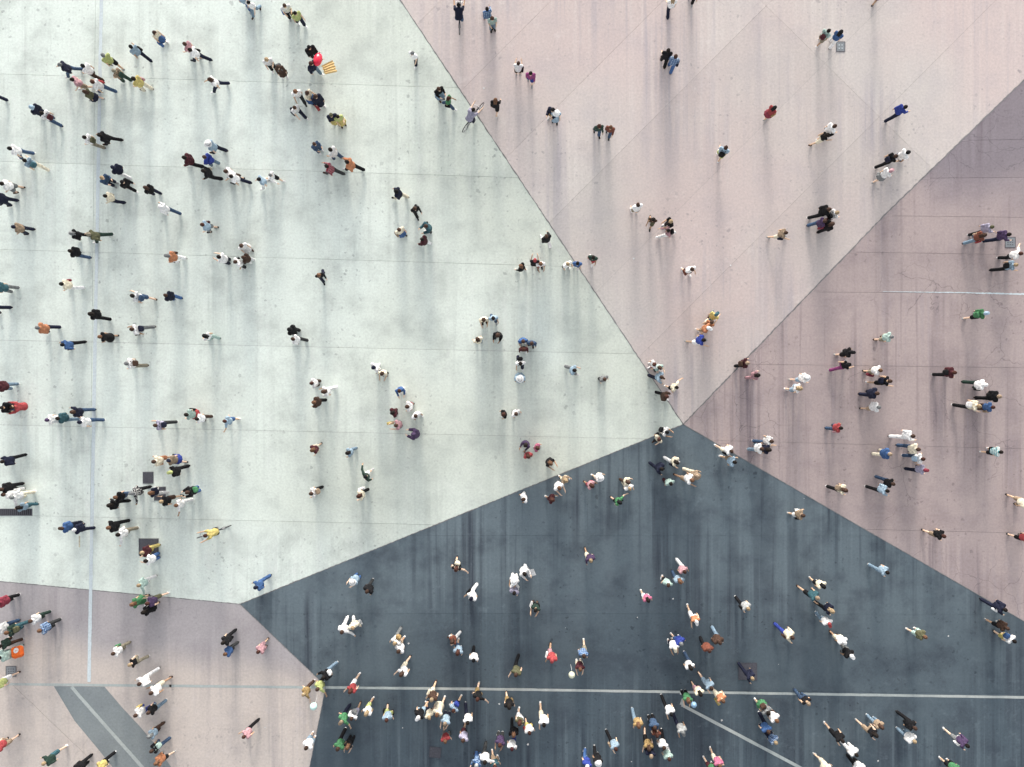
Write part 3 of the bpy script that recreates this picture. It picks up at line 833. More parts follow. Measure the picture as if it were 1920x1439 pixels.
# ------------------------------------------------------------------ people: photo x, y of the head, facing (0 right, 90 down), pose, top, bottom, hair, carried
PEOPLE = """
112 122 170 l j.navy j.denim s.grey
155 124 200 w t.white j.brown s.black
135 150 160 v t.pink s.tan s.dark
173 154 200 l t.white j.denim s.auburn hb.red
158 172 190 w l.olive k.navy l.brown
193 104 215 w t.lime s.black s.grey
213 133 210 w t.tan j.dgreen s.khaki bk.dgreen
250 148 200 w t.yellow j.cream s.dark hb.pink
245 88 225 l t.lblue j.navy s.black hb.black
290 62 30 s k.cream k.blue l.brown sb.blue
58 201 200 w j.navy j.navy o.lblue
78 212 200 v t.white j.denim s.dark bk.maroon
-30 172 190 w l.black j.navy s.dark
346 83 200 v t.pink s.white s.brown
356 94 185 l t.white j.navy s.dark hb.black
466 6 110 w t.white j.ldenim s.black hb.black
449 -7 100 v t.lblue j.blue s.dark
534 12 70 p t.white j.black s.brown hb.blue
554 26 60 w t.lime j.navy s.dark
580 90 60 s j.black j.black s.black
584 120 40 h j.navy j.ldenim l.auburn
393 150 170 l t.white j.navy l.brown
500 113 80 p t.white j.black l.blond
522 127 70 s l.brown k.brown l.brown bk.grey
554 173 60 w t.white j.dgrey l.ginger
577 175 20 p t.cream k.blue l.brown
592 182 60 s j.navy k.navy l.brown sb.red
553 203 45 l t.white j.navy s.brown hb.navy
621 217 80 s j.navy k.yellow s.olive
634 220 70 p t.lime k.yellow s.dark
773 101 130 w t.white j.navy s.grey
823 168 60 p l.black k.ldenim s.brown
842 185 20 w t.green j.denim l.auburn hb.black
888 206 305 b t.lilac j.navy s.dark bike
929 188 270 w l.black s.black l.ginger
860 9 272 b t.navy j.denim s.black bike
913 17 250 l l.plaidblue j.black s.dark
923 36 80 p t.mint j.ldenim l.brown
972 119 270 p t.white s.brown s.brown hb.black
995 139 90 w l.magenta s.royal s.dark
1036 207 120 p j.navy s.mustard s.black
1043 213 90 s d.lblue n.lblue h.white
1124 238 90 w l.dgreen j.denim l.auburn
1145 240 100 w l.rust j.denim s.ginger
1253 95 285 w t.black j.black s.dark
1267 106 290 w l.plaidblue j.blue s.brown hb.navy
1262 -2 270 v t.white j.navy l.blond
1305 -18 100 w t.lgrey j.black s.dark
1554 58 315 w t.mint s.khaki s.dark bk.maroon
1577 60 310 w t.blue j.white l.black
1453 202 320 w l.red k.crimson l.black hb.mustard
1565 237 330 w t.white s.lblue s.brown hb.black
1552 253 340 l k.black s.cream l.dark
1662 -26 300 w t.grey s.purple s.dark
1698 201 340 l l.royal j.navy s.dark
18 279 180 w t.white j.denim s.black
46 301 200 l t.lblue j.cream s.dark bk.teal
3 345 170 w t.white s.grey s.dark
-9 370 180 w j.navy j.navy s.dark
158 258 190 v t.white j.khaki s.dark bk.olive
186 254 175 l j.black j.black s.dark
211 314 210 w j.navy j.white s.navy
192 334 40 p l.denim j.navy s.blond
230 342 30 w j.black j.black l.black
272 352 200 v j.black j.navy l.brown
197 368 185 w l.cream j.navy s.dark
300 388 195 l l.white j.denim o.white
390 270 190 w t.lblue j.navy h.white
345 296 180 v j.maroon j.black s.dark
383 295 200 w j.royal j.ldenim s.brown bk.royal
381 321 180 w l.black j.black s.dark hb.cream
423 322 170 v t.white s.brown s.brown
433 331 185 l t.white j.navy s.dark hb.brown
25 426 180 w t.tan j.navy s.navy
133 438 180 w j.black j.black l.grey
166 440 175 l l.olive j.dgreen s.khaki
131 471 185 v j.black j.denim s.dark
379 422 180 w t.lblue s.grey s.auburn hb.maroon
315 480 190 w l.orange j.white c.grey hb.brown
410 482 200 p t.white j.navy s.dark
453 462 60 s t.white k.white l.brown
456 483 200 s j.brown j.white l.brown
441 492 150 s t.white j.black s.brown hb.black
115 533 180 w t.cream j.white s.dark hb.crimson
-6 538 180 v t.teal j.grey s.dark
248 555 190 l t.white s.denim s.dark bk.denim
310 554 200 v j.navy j.blue s.brown
169 589 185 w j.black j.black l.dark
-24 578 180 w t.lblue j.navy s.dark
485 337 170 w t.lblue j.white s.black
508 329 30 l l.white s.black s.grey
590 271 50 p l.denim j.denim s.brown
619 281 200 w t.white j.denim s.dark
612 312 200 l l.plaidred j.dgrey s.dark
650 304 190 l j.orange j.black s.dark
742 359 200 w j.navy j.cream o.black
778 392 60 w l.black j.black l.brown
749 432 60 s t.cream k.blue s.brown hb.tan
798 425 140 p j.teal j.dgrey s.brown hb.black
791 449 200 w j.maroon j.white s.dark
598 517 60 w l.black j.navy l.ginger
907 601 80 p t.cream j.black l.brown
925 598 80 w t.lblue j.denim s.dark
895 636 250 s t.cream s.lblue l.brown
933 630 100 p l.black j.black l.brown
1196 384 250 s t.white s.khaki s.brown
1225 413 110 w k.brown s.olive l.dark
1257 416 150 p t.black j.black s.blond
1252 433 170 l l.pink j.white s.dark bk.black
1024 443 250 w j.black j.white s.brown
976 499 200 w l.black s.black l.ginger
1003 488 270 p t.black s.black s.red
1014 496 90 p t.white s.crimson l.ginger
1065 496 60 s t.white j.black s.blond
1083 495 90 s t.blue s.denim s.dark
1112 484 100 w t.dgreen s.red s.dark
1298 506 60 w t.white s.black s.brown hb.rust
1361 277 300 w t.lblue s.lime s.brown bk.black
1343 590 320 w t.yellow j.teal c.teal
1335 604 300 l k.orange s.cream s.brown
1329 616 20 w t.orange s.tan c.white
1320 638 10 l t.royal s.white s.dark
1703 286 340 w t.white j.denim s.black
1680 293 345 l t.black j.black s.brown bk.navy
1670 321 335 w t.white k.grey c.pink
1555 393 345 l j.black j.black s.brown
1570 399 340 w t.white j.maroon s.blond bk.black
1547 415 345 w l.purple j.denim s.brown hb.crimson
1561 420 340 v j.black j.black l.brown
1474 437 10 l t.tan s.cream s.brown hb.navy
1860 426 345 l l.lilac j.black s.olive
1846 441 350 w t.rust j.ldenim l.brown hb.red
1892 440 350 l l.purple j.navy s.dark
1914 476 20 h t.white j.black s.auburn
1905 497 355 l t.lblue j.black s.blond bk.black
1848 588 350 w l.green s.black c.lblue bk.green
70 615 175 w j.orange j.navy s.grey
117 647 170 l l.blue j.black s.black
187 632 180 w d.black n.black s.ginger
247 618 175 l t.white j.grey s.brown bk.navy
383 630 200 w k.white j.mint l.black
237 682 180 w t.white j.khaki s.grey bk.brown
-6 725 180 w j.maroon j.ldenim s.dark
5 765 10 p j.black j.denim s.dark
23 764 180 c j.red j.crimson s.brown
88 788 180 v t.white j.white s.purple
108 785 180 w j.teal j.ldenim s.dark
135 773 175 l j.navy j.denim l.brown
149 792 180 l t.white j.denim s.navy
291 798 180 l t.lilac j.dgrey s.brown bk.navy
349 778 180 w t.mint k.red s.dark hb.black
369 786 180 v t.white j.brown s.dark
421 790 190 h t.lblue s.blue s.auburn
288 866 180 w t.cream s.orange s.brown
316 864 190 v t.tan k.royal s.navy
320 886 170 w j.black j.black c.lime
4 866 170 l j.navy j.black s.dark
2 918 170 w j.black j.black s.brown
6 928 175 w l.white j.white s.brown
22 933 175 h l.white j.cream s.grey
33 952 190 w t.lblue j.teal l.dark
248 925 170 h l.floral j.black c.grey
281 925 180 w l.navy j.white l.ginger
302 941 170 l t.black s.brown s.blond
330 948 180 h t.white j.white s.ginger
351 924 160 p j.black j.blue s.brown bk.green
204 948 180 w l.black j.black l.dark
216 933 180 v t.black j.denim s.ginger
542 618 200 s j.black j.black o.black
549 636 190 w l.white j.dgrey s.brown
584 719 170 s l.white j.brown s.auburn
606 735 170 w t.white j.white l.brown
588 755 175 w j.brown j.black s.ginger
700 690 150 s l.white j.white s.navy
716 702 100 p t.cream j.black l.brown hb.black
749 734 80 p l.blue s.white s.auburn
763 763 170 s t.white s.crimson s.brown
735 775 150 s j.maroon j.maroon l.dark
780 781 60 s t.white j.white s.brown
742 798 170 p t.pink s.grey s.brown sb.yellow
774 815 200 p j.purple j.purple s.purple
585 845 150 w t.maroon s.cream l.ginger
651 850 160 w t.lblue j.ldenim l.dark
686 894 330 h l.dgreen s.white s.black
583 926 160 w t.white j.black s.brown bk.tan
672 931 160 w t.cream j.black l.auburn sb.white
943 778 150 s t.black s.black l.auburn
968 777 40 s t.white s.maroon s.brown
981 641 80 p t.blue j.navy s.brown
997 645 100 s l.denim j.denim s.brown
982 656 90 s l.maroon j.black l.auburn
976 683 90 w t.white j.navy s.dark bk.black
975 711 90 s l.lblue k.lblue h.white
1078 695 10 w t.lblue j.grey s.dark
1134 712 60 s t.grey j.dgrey s.brown
1226 684 150 s t.white s.red l.auburn
1238 691 60 p t.mint j.teal l.brown
1241 708 20 w l.lblue j.navy s.brown
1269 727 20 h t.cream s.black s.dark
1251 744 10 w j.brown j.black s.auburn
1402 681 350 w l.maroon j.black s.tan bk.brown
1422 704 350 w t.pink j.pink l.dark
985 836 120 p l.purple j.purple l.dark
1009 841 20 s t.hotpink s.red l.auburn
991 857 60 s t.red s.pink l.auburn
1033 870 40 p t.black j.black l.ginger
1235 825 150 w t.cream j.black l.auburn
1251 811 30 p t.white j.black s.black bk.black
1241 880 40 w j.navy j.navy s.dark
1270 868 30 w t.cream j.white l.dark hb.navy
1258 908 60 s t.mint j.maroon s.dark
1298 901 30 l t.white s.tan s.ginger
1307 893 20 w l.tan j.cream h.tan
1372 847 30 l t.white s.cream s.brown hb.black
1378 867 20 w t.lblue s.tan s.dark
1447 828 10 l t.white j.denim s.brown
1429 842 5 w t.white j.ldenim s.brown
1443 844 15 v t.navy j.black l.dark
1062 902 40 w t.tan s.cream l.blond
1049 916 60 p t.white s.grey s.ginger
1126 897 20 w t.white s.cream h.white
1111 912 40 w t.pink s.crimson l.auburn
1181 917 60 w t.white j.cream s.blond
1179 905 30 v t.cream j.brown l.brown
1163 943 30 h t.green s.black l.black
981 937 150 s t.white j.white s.brown
1037 938 20 w t.maroon s.maroon l.auburn
1672 632 10 w t.mint s.khaki s.grey
1597 661 10 w t.black s.black c.black
1592 684 350 l k.black j.magenta l.black
1513 709 5 w t.white s.lblue h.white
1501 729 10 w k.white s.lblue l.blond
1651 695 10 w t.white s.khaki s.ginger sb.crimson
1669 715 0 l k.black s.black s.brown bk.navy
1645 738 5 w j.navy j.navy s.brown
1648 764 0 w j.white s.tan s.grey
1790 699 5 w j.maroon j.black s.auburn bk.black
1848 722 0 w l.white j.dgreen s.white hb.black
1874 744 10 w j.black j.black s.tan
1862 764 5 w t.blue j.brown s.auburn hb.tan
1836 762 5 l t.cream j.black s.blond bk.white
1577 803 5 w t.red j.denim s.dark hb.pink
1712 818 10 l l.white j.white s.brown
1669 852 10 w j.blue j.cream s.tan
1722 843 10 w l.cream j.denim s.brown
1731 861 5 w t.white j.denim s.auburn bk.lblue
1735 882 0 w t.lilac j.navy c.crimson
1877 848 5 w t.stripeteal s.black s.dark
1675 908 15 w t.black j.denim s.brown
1664 921 20 l l.lblue j.black s.dark
1586 920 20 w t.cream j.black l.brown bk.tan
1506 967 10 w t.tan s.white s.brown hb.black
1930 946 20 w t.cream s.tan s.dark
116 991 185 w j.blue j.navy c.brown
139 994 185 v j.navy j.navy s.white
203 990 175 w j.black j.black s.ginger
221 1003 180 h l.white j.khaki s.dark
266 1037 165 w l.maroon j.yellow s.blond
273 1052 180 p t.white j.blue s.dark sb.black
385 1005 155 b t.yellow s.black s.auburn bike
260 1098 170 h l.mint j.white s.blond
247 1134 170 w t.green k.green l.ginger
276 1132 165 l t.purple s.olive s.auburn
268 1149 165 w l.black k.black l.dark hb.white
-4 1132 170 w j.crimson j.black s.dark
-5 1182 170 w l.white j.denim s.dark
12 1187 165 w l.dgreen j.teal s.ginger bk.olive
57 1165 165 w t.white j.dgreen s.brown
74 1183 170 w l.plaidblue j.dgrey s.ginger
0 1212 165 w l.dgreen j.brown s.dark
-2 1234 170 w j.mint j.mint s.dark sb.orange
-8 1286 165 l t.lime s.white s.dark
212 1226 155 w t.white j.khaki s.brown hb.green
243 1247 160 w k.black j.khaki s.blond
418 1206 150 w t.black j.black s.dark
422 1227 150 v l.blue j.dgrey s.ginger
484 1223 140 w t.pink s.pink s.auburn
479 1102 160 w l.blue j.blue s.navy
261 1283 155 l l.white j.white s.brown
283 1300 150 l t.white s.cream s.brown
254 1342 155 w t.white j.royal s.brown hb.yellow
278 1337 150 w t.black j.ldenim s.brown
279 1382 155 w t.lblue j.brown l.grey
284 1409 150 w t.black j.denim s.brown bk.mint
292 1432 155 w j.orange s.black l.ginger
82 1432 150 l l.dgreen s.teal s.blond hb.lblue
140 1447 150 w j.black j.black s.dark
183 1442 150 w t.yellow j.black s.dark
-10 1406 150 w t.red s.tan s.dark
457 1382 140 l t.pink j.black s.auburn
661 1092 140 p t.lblue j.blue h.white
688 1110 120 w j.black j.dgrey s.brown
641 1186 110 h l.white j.white s.brown
662 1178 60 w j.cream j.white s.blond
740 1207 130 w t.white j.grey s.blond bk.mustard
747 1222 120 w t.white s.tan s.brown
752 1266 130 l t.white s.cream l.brown
855 1069 110 h k.black s.black l.auburn bk.cream
883 1123 140 w t.white j.white s.navy hb.black
847 1205 130 w t.rust j.white l.brown
858 1226 110 w t.lblue s.denim l.auburn
888 1239 100 w t.white j.black s.black
606 1271 140 l j.black j.ldenim s.dark bk.white
569 1303 150 h t.mustard j.brown s.blond
595 1293 140 h t.lime j.black s.brown
656 1298 130 l t.red s.white l.auburn
1108 1052 70 w l.purple s.cream s.blond
984 1077 60 p l.white j.white s.dark
964 1091 110 p t.white j.white h.white
964 1113 100 w l.lilac k.white s.dark
1004 1145 110 p k.dgreen s.black s.dark hb.white
1216 1127 60 w t.hotpink s.white l.dark
1284 1073 60 w t.pink j.white s.auburn
1253 1098 100 s t.mint s.black s.brown
1276 1092 80 w l.lblue j.denim l.ginger
1403 1142 60 w t.lgrey j.black s.blond hb.black
1306 1167 70 l k.orange s.white c.white
1278 1208 50 w j.royal s.blue s.grey
1266 1217 90 p t.white s.navy c.cream
1350 1206 70 w j.brown j.ldenim s.brown
1330 1221 80 w j.rust j.black s.auburn
1296 1254 60 w t.white j.denim l.dark
1411 1273 50 l l.navy j.navy s.blond
1035 1240 110 w t.red s.pink s.red hb.white
1095 1231 90 w l.plaidblue s.khaki s.brown
1088 1256 100 p t.maroon s.cream s.ginger
967 1266 110 l t.olive j.black s.brown
1314 1303 70 w t.cream s.pink l.dark
1334 1291 60 l t.lblue s.lblue s.brown
1291 1316 90 p t.green j.black l.ginger
1356 1315 60 w k.orange s.cream s.ginger sb.yellow
1770 1006 20 w t.black s.tan s.auburn
1664 1074 30 w t.lblue j.ldenim s.dark
1545 1101 50 w t.cream s.black l.black
1533 1122 40 l t.teal s.black s.tan
1561 1147 40 w l.navy j.black l.blond
1555 1171 60 w t.white j.ldenim c.red
1486 1196 40 l l.cream j.royal s.brown hb.brown
1584 1206 50 w t.white s.cream s.white
1597 1231 50 w t.black s.grey c.white
1735 1195 25 w l.olive s.mint s.ginger
1885 1144 30 l j.navy j.navy s.dark hb.white
1889 1179 30 w l.brown s.black s.brown
1902 1203 35 w t.white s.yellow s.dark bk.blue
1932 1012 20 w t.red s.black s.dark
1516 1320 50 w k.black j.denim s.tan
574 1403 130 s t.white s.lblue s.brown
640 1354 130 h t.green j.navy c.tan
659 1348 110 w l.white s.lilac s.brown bk.grey
686 1340 120 w t.white s.lime l.blond
725 1351 90 w t.lblue s.lime s.auburn sb.black
633 1405 110 w t.green j.black s.brown
651 1403 100 p k.black j.black l.ginger
784 1346 120 w t.black s.lblue c.white
809 1313 110 w t.brown s.cream s.blond hb.cream
819 1341 120 w d.cream n.cream s.ginger
805 1346 60 w t.cream s.navy s.blond
850 1333 120 w t.lblue s.navy s.auburn bk.royal
895 1312 110 h t.black s.mustard s.auburn
955 1327 80 w t.black s.mustard l.dark
877 1356 80 l t.white j.navy s.dark
834 1358 110 p t.lblue j.navy s.tan
835 1391 70 w t.red s.grey s.ginger
868 1389 110 w t.lilac s.maroon s.brown
1020 1360 80 l t.white s.cream s.dark
974 1358 100 w k.olive s.white l.auburn
993 1375 70 w t.white s.yellow s.auburn hb.red
963 1380 90 w j.black j.black l.ginger
937 1398 100 p t.purple j.dgrey s.auburn
960 1405 90 w t.white j.royal s.maroon
909 1430 100 h l.white j.dgrey s.dark
893 1436 120 p l.plaidblue j.blue s.lgrey
928 1438 80 w k.teal s.tan s.auburn
1155 1405 70 l t.lblue j.black s.auburn hb.tan
1101 1438 110 w t.royal j.blue s.white
1122 1432 90 w t.black j.black h.white
1198 1363 90 w t.mustard j.ldenim l.ginger
1228 1365 80 p l.denim j.black s.brown
1232 1380 80 w t.rust s.brown l.auburn
1245 1403 80 w t.white j.black s.brown
1217 1405 100 l t.mustard s.black l.brown
1221 1419 90 w l.navy j.navy s.tan
1255 1424 80 w t.mint s.white s.auburn
1259 1340 70 l t.white j.black s.black
1281 1375 70 l t.lgrey j.navy c.grey
1350 1437 70 w t.hotpink s.cream s.ginger
1340 1450 60 h t.green s.maroon s.dark
1457 1352 50 w t.white s.brown s.ginger
1441 1338 60 w t.grey k.green s.dark bk.brown
1455 1393 50 w l.plaidblue j.navy s.blond
1441 1373 60 v t.blue j.navy s.brown
1580 1390 50 l t.black s.black s.dark
1606 1416 50 w l.white j.white s.dark
1618 1446 50 w l.white j.black s.dark
1654 1365 45 w t.tan j.ldenim l.brown
1643 1380 45 l k.black s.tan l.dark
1716 1366 40 w l.black j.black s.brown
1715 1391 40 w j.white j.ldenim s.blond
1814 1399 40 l l.purple s.grey s.dark hb.white
1797 1447 40 w t.green s.black s.dark
1556 1448 40 w t.cream s.cream s.blond
""".strip().splitlines()

CNAME = dict(lblue='light blue', ldenim='light denim', denim='denim', dgreen='dark green', dgrey='dark grey', lgrey='pale grey', royal='royal blue', hotpink='bright pink',
             plaidblue='blue plaid', plaidred='red plaid', floral='black-and-white patterned', stripeteal='teal striped', lilac='lilac', tan='tan')
cn = lambda c: CNAME.get(c, c)
TOPN = dict(t=('t_shirt', 't-shirt'), l=('long_sleeved_shirt', 'long-sleeved shirt'), j=('jacket', 'jacket'), k=('tank_top', 'tank top'), d=('dress', 'dress'))
BOTN = dict(j=('trousers', 'trousers', 'J'), s=('shorts', 'shorts', 'S'), k=('skirt', 'skirt', 'K'), n=(None, None, None))
HAIRN = dict(s=('hair', 'short {} hair'), l=('hair', 'long {} hair'), c=('cap', '{} cap'), h=('sun_hat', '{} sun hat'), o=('hood', '{} hood'))
BAGN = dict(bk=('backpack', 'backpack'), hb=('shoulder_bag', 'shoulder bag'), sb=('carrier_bag', 'carrier bag'))

def zone_of(px, py):
    s = lambda a, b: (b[0] - a[0]) * (py - a[1]) - (b[1] - a[1]) * (px - a[0])
    if py > 1091 + (px / 450.0) * 42 and px < 612 and s(P2, (612, 1277)) > 0: return 'dusty pink'
    if s((750, 0), P1) > 0 and s(P1, P2) > 0: return 'pale'
    if py > P1[1] + (px - P1[0]) * 0.58 and px > P1[0]: return 'slate'
    if s(P1, P2) <= 0 and px <= P1[0] and py > 790: return 'slate'
    if s(P1, (1920, 150)) < 0: return 'rose'
    return 'mauve'

recs = []
for n_, ln in enumerate(PEOPLE):
    f = ln.split()
    r = dict(x=float(f[0]), y=float(f[1]), a=float(f[2]), pose=f[3], top=f[4].split('.'), bot=f[5].split('.'), hair=f[6].split('.'), bag=None, bike=False)
    for e in f[7:]:
        if e == 'bike': r['bike'] = True
        else: r['bag'] = e.split('.')
    rnd = random.Random(n_ * 7 + 3)
    r['h'] = rnd.uniform(0.90, 1.02) * (0.96 if r['hair'][0] == 'l' else 1.0)
    r['skin'] = rnd.choice((0, 0, 0, 1, 1, 2))
    r['shoe'] = rnd.choice(('white', 'white', 'white', 'black', 'dgrey', 'brown', 'lgrey'))
    r['a'] += rnd.uniform(-9, 9)
    if r['pose'] == 'w': r['pose'] = rnd.choice('wwwvvuuuu')
    if r['pose'] == 'v' and rnd.random() < 0.3: r['pose'] = 'u'
    # pixels of the frame this figure reaches into, for choosing the largest
    fx = 960 + (r['x'] - 960) * 0.967; fy = 719.5 + (r['y'] - 719.5) * 0.967
    r['feet'] = (fx, fy)
    inside = lambda x, y: min(x, 1920 - x, y, 1439 - y)
    r['vis'] = min(inside(r['x'], r['y']), 14) + min(inside(fx, fy), 14)
    r['zone'] = zone_of(fx, fy)
    recs.append(r)
for r in recs:
    ds = sorted((math.hypot(q['x'] - r['x'], q['y'] - r['y']), i) for i, q in enumerate(recs) if q is not r)
    r['near'] = ds[:6]
    r['score'] = r['vis'] + min(ds[0][0], 16) * 0.5 + (5 if r['bag'] or r['bike'] else 0)
order = sorted(range(len(recs)), key=lambda i: -recs[i]['score'])
MAXP = 325
for rank, i in enumerate(order):
    recs[i]['solo'] = rank < MAXP

# ---- labels that single each person out
def short(r):
    if r['top'][0] == 'd': return f"{cn(r['top'][1])} dress"
    return f"{cn(r['top'][1])} {TOPN[r['top'][0]][1]}"
def middle(r):
    if r['top'][0] == 'd': return f"{cn(r['top'][1])} dress"
    return f"{cn(r['top'][1])} {TOPN[r['top'][0]][1]} and {cn(r['bot'][1])} {BOTN[r['bot'][0]][1]}"
def place(r):
    fx, fy = r['feet']
    v = 'top' if fy < 480 else 'middle' if fy < 960 else 'bottom'
    h = 'left' if fx < 640 else 'centre' if fx < 1280 else 'right'
    return f"{v} {h}"
nw = lambda s: len(s.replace(',', ' ').split())
def candidates(r):
    hair = HAIRN[r['hair'][0]][1].format({'navy': 'blue-black', 'purple': 'plum', 'maroon': 'dark red'}.get(r['hair'][1], cn(r['hair'][1])) if r['hair'][0] in 'sl' else cn(r['hair'][1]))
    core = f"person in {middle(r)}"
    bag = f" with {cn(r['bag'][1])} {BAGN[r['bag'][0]][1]}" if r['bag'] else (' riding a bicycle' if r['bike'] else '')
    nb = [recs[i] for d, i in r['near'] if d < 75 and recs[i]['solo']]
    where = f" on {r['zone']} paving"
    if same[middle(r)] == 1:                       # nobody else wears this
        if bag: yield core + bag + where
        yield f"{core}, {hair},{where}"
    if bag and samebag[middle(r) + bag] == 1: yield core + bag + where
    if r['near'][0][0] > 55: yield f"{core}, {hair}, walking alone{where}"
    def sole(q, zone_too):                         # no twin of this person stands beside such a neighbour
        for t in recs:
            if t is r or middle(t) != middle(r) or (zone_too and t['zone'] != r['zone']): continue
            if any(d < 75 and short(recs[i]) == short(q) for d, i in t['near']): return False
        return True
    for zt, tail in ((True, where), (False, '')):
        for q in nb:
            if sole(q, zt): yield f"{core}, beside person in {short(q)}{tail}"
    for q in nb[:4]: yield f"{core}, {hair}, beside {cn(q['top'][1])} {TOPN[q['top'][0]][1]}"
    yield f"{core}, {hair}, {place(r)} of picture"
    yield f"{core},{where}, {place(r)} of picture"
same, samebag = {}, {}
for r in recs:
    same[middle(r)] = same.get(middle(r), 0) + 1
    b_ = f" with {cn(r['bag'][1])} {BAGN[r['bag'][0]][1]}" if r['bag'] else (' riding a bicycle' if r['bike'] else '')
    samebag[middle(r) + b_] = samebag.get(middle(r) + b_, 0) + 1
used = {}
dcount = {}
for r in recs:
    if r['solo']: dcount[middle(r)] = dcount.get(middle(r), 0) + 1
for r in recs:
    if not r['solo']: continue
    cand = [c for c in candidates(r) if 4 <= nw(c) <= 16]
    pick = next((c for c in cand if c not in used), None)
    if pick is None:
        pick = (cand or ['person'])[0]
        for extra in (f" {place(r)}", f" near {place(r)} edge"):
            if pick + extra not in used and nw(pick + extra) <= 16: pick += extra; break
    used[pick] = 1
    r['label'] = pick.replace(', on ', ' on ').replace(',,', ',')

def set_mat(o, m):
    o.material_slots[0].link = 'OBJECT'
    o.material_slots[0].material = m

def pieces(r):
    """(name, mesh, material, offset in figure space) for one person; the body comes first"""
    F = figure(r['pose'], 1.0 if r['solo'] else 1.5)
    J = F.J
    out = [('person', F.body(), skin(r['skin']), None)]
    hk = r['hair'][0]
    out.append((HAIRN[hk][0], hair_mesh(hk), cloth(r['hair'][1]), J['head']))
    tk = r['top'][0]
    out.append((TOPN[tk][0], F.garment(tk), cloth(r['top'][1]), None))
    bk = r['bot'][0]
    if bk != 'n': out.append((BOTN[bk][0], F.garment(BOTN[bk][2]), cloth(r['bot'][1]), None))
    for sd in 'LR': out.append(('shoe', F.garment('shoe' + sd), cloth(r['shoe']), None))
    return out

def person_matrix(r):
    F = figure(r['pose'])
    s = r['h']
    hd = F.J['head'] * s
    gx, gy = ground_xy(r['x'], r['y'], hd[2])
    a = R(-r['a'])
    ox = hd[0] * math.cos(a) - hd[1] * math.sin(a)
    oy = hd[0] * math.sin(a) + hd[1] * math.cos(a)
    return Matrix.Translation((gx - ox, gy - oy, 0.001)) @ Matrix.Rotation(a, 4, 'Z') @ Matrix.Scale(s, 4)

BAND = []
def band_mesh():
    if not BAND:
        V, F = [], []
        for i in range(24):
            a = 2 * math.pi * i / 24
            for z, k in ((0.050, 1.03), (0.050, 0.90), (0.082, 0.86), (0.082, 0.99)):
                V.append((-0.01 + 0.125 * k * math.cos(a), 0.105 * k * math.sin(a), z))
        for i in range(24):
            for q in range(4):
                F.append((i * 4 + q, i * 4 + (q + 1) % 4, ((i + 1) % 24) * 4 + (q + 1) % 4, ((i + 1) % 24) * 4 + q))
        BAND.append(np_mesh('hat_band', np.array(V, np.float32), np.array(F)[:, ::-1]))
    return BAND[0]

crowd_V, crowd_F, crowd_M, crowd_mats, crowd_off = [], [], [], [], 0
for r in recs:
    M = person_matrix(r)
    r['M'] = M
    ps = pieces(r)
    if r['solo']:
        root = None
        for name, me, mat, off in ps:
            o = bpy.data.objects.new(name, me)
            C.objects.link(o)
            set_mat(o, mat)
            if root is None:
                root = o
                o.matrix_world = M
                tag(o, r['label'], 'person', 'people crossing the plaza')
            else:
                o.parent = root
                if off is not None: o.location = Vector(off)
                if name == 'sun_hat':
                    bnd = bpy.data.objects.new('hat_band', band_mesh()); C.objects.link(bnd); set_mat(bnd, cloth(random.choice(('black', 'navy', 'brown'))))
                    bnd.parent = o
        r['obj'] = root
    else:
        A = np.array(M, np.float32)
        for name, me, mat, off in ps:
            V = np.empty(len(me.vertices) * 3, np.float32); me.vertices.foreach_get('co', V); V = V.reshape(-1, 3)
            F_ = np.empty(len(me.loops), np.int32); me.loops.foreach_get('vertex_index', F_)
            F_ = F_.reshape(-1, 4)
            if off is not None: V = V + np.array(off, np.float32)
            V = V @ A[:3, :3].T + A[:3, 3]
            if mat not in crowd_mats: crowd_mats.append(mat)
            crowd_V.append(V); crowd_F.append(F_ + crowd_off); crowd_off += len(V)
            crowd_M.append(np.full(len(F_), crowd_mats.index(mat), np.int32))
if crowd_V:
    me = np_mesh('crowd', np.concatenate(crowd_V), np.concatenate(crowd_F))
    me.materials.clear()
    for m in crowd_mats: me.materials.append(m)
    me.polygons.foreach_set('material_index', np.concatenate(crowd_M))
    o = bpy.data.objects.new('crowd', me); C.objects.link(o)
    tag(o, 'remaining people at the picture edges and in the tightest knots', kind='stuff')

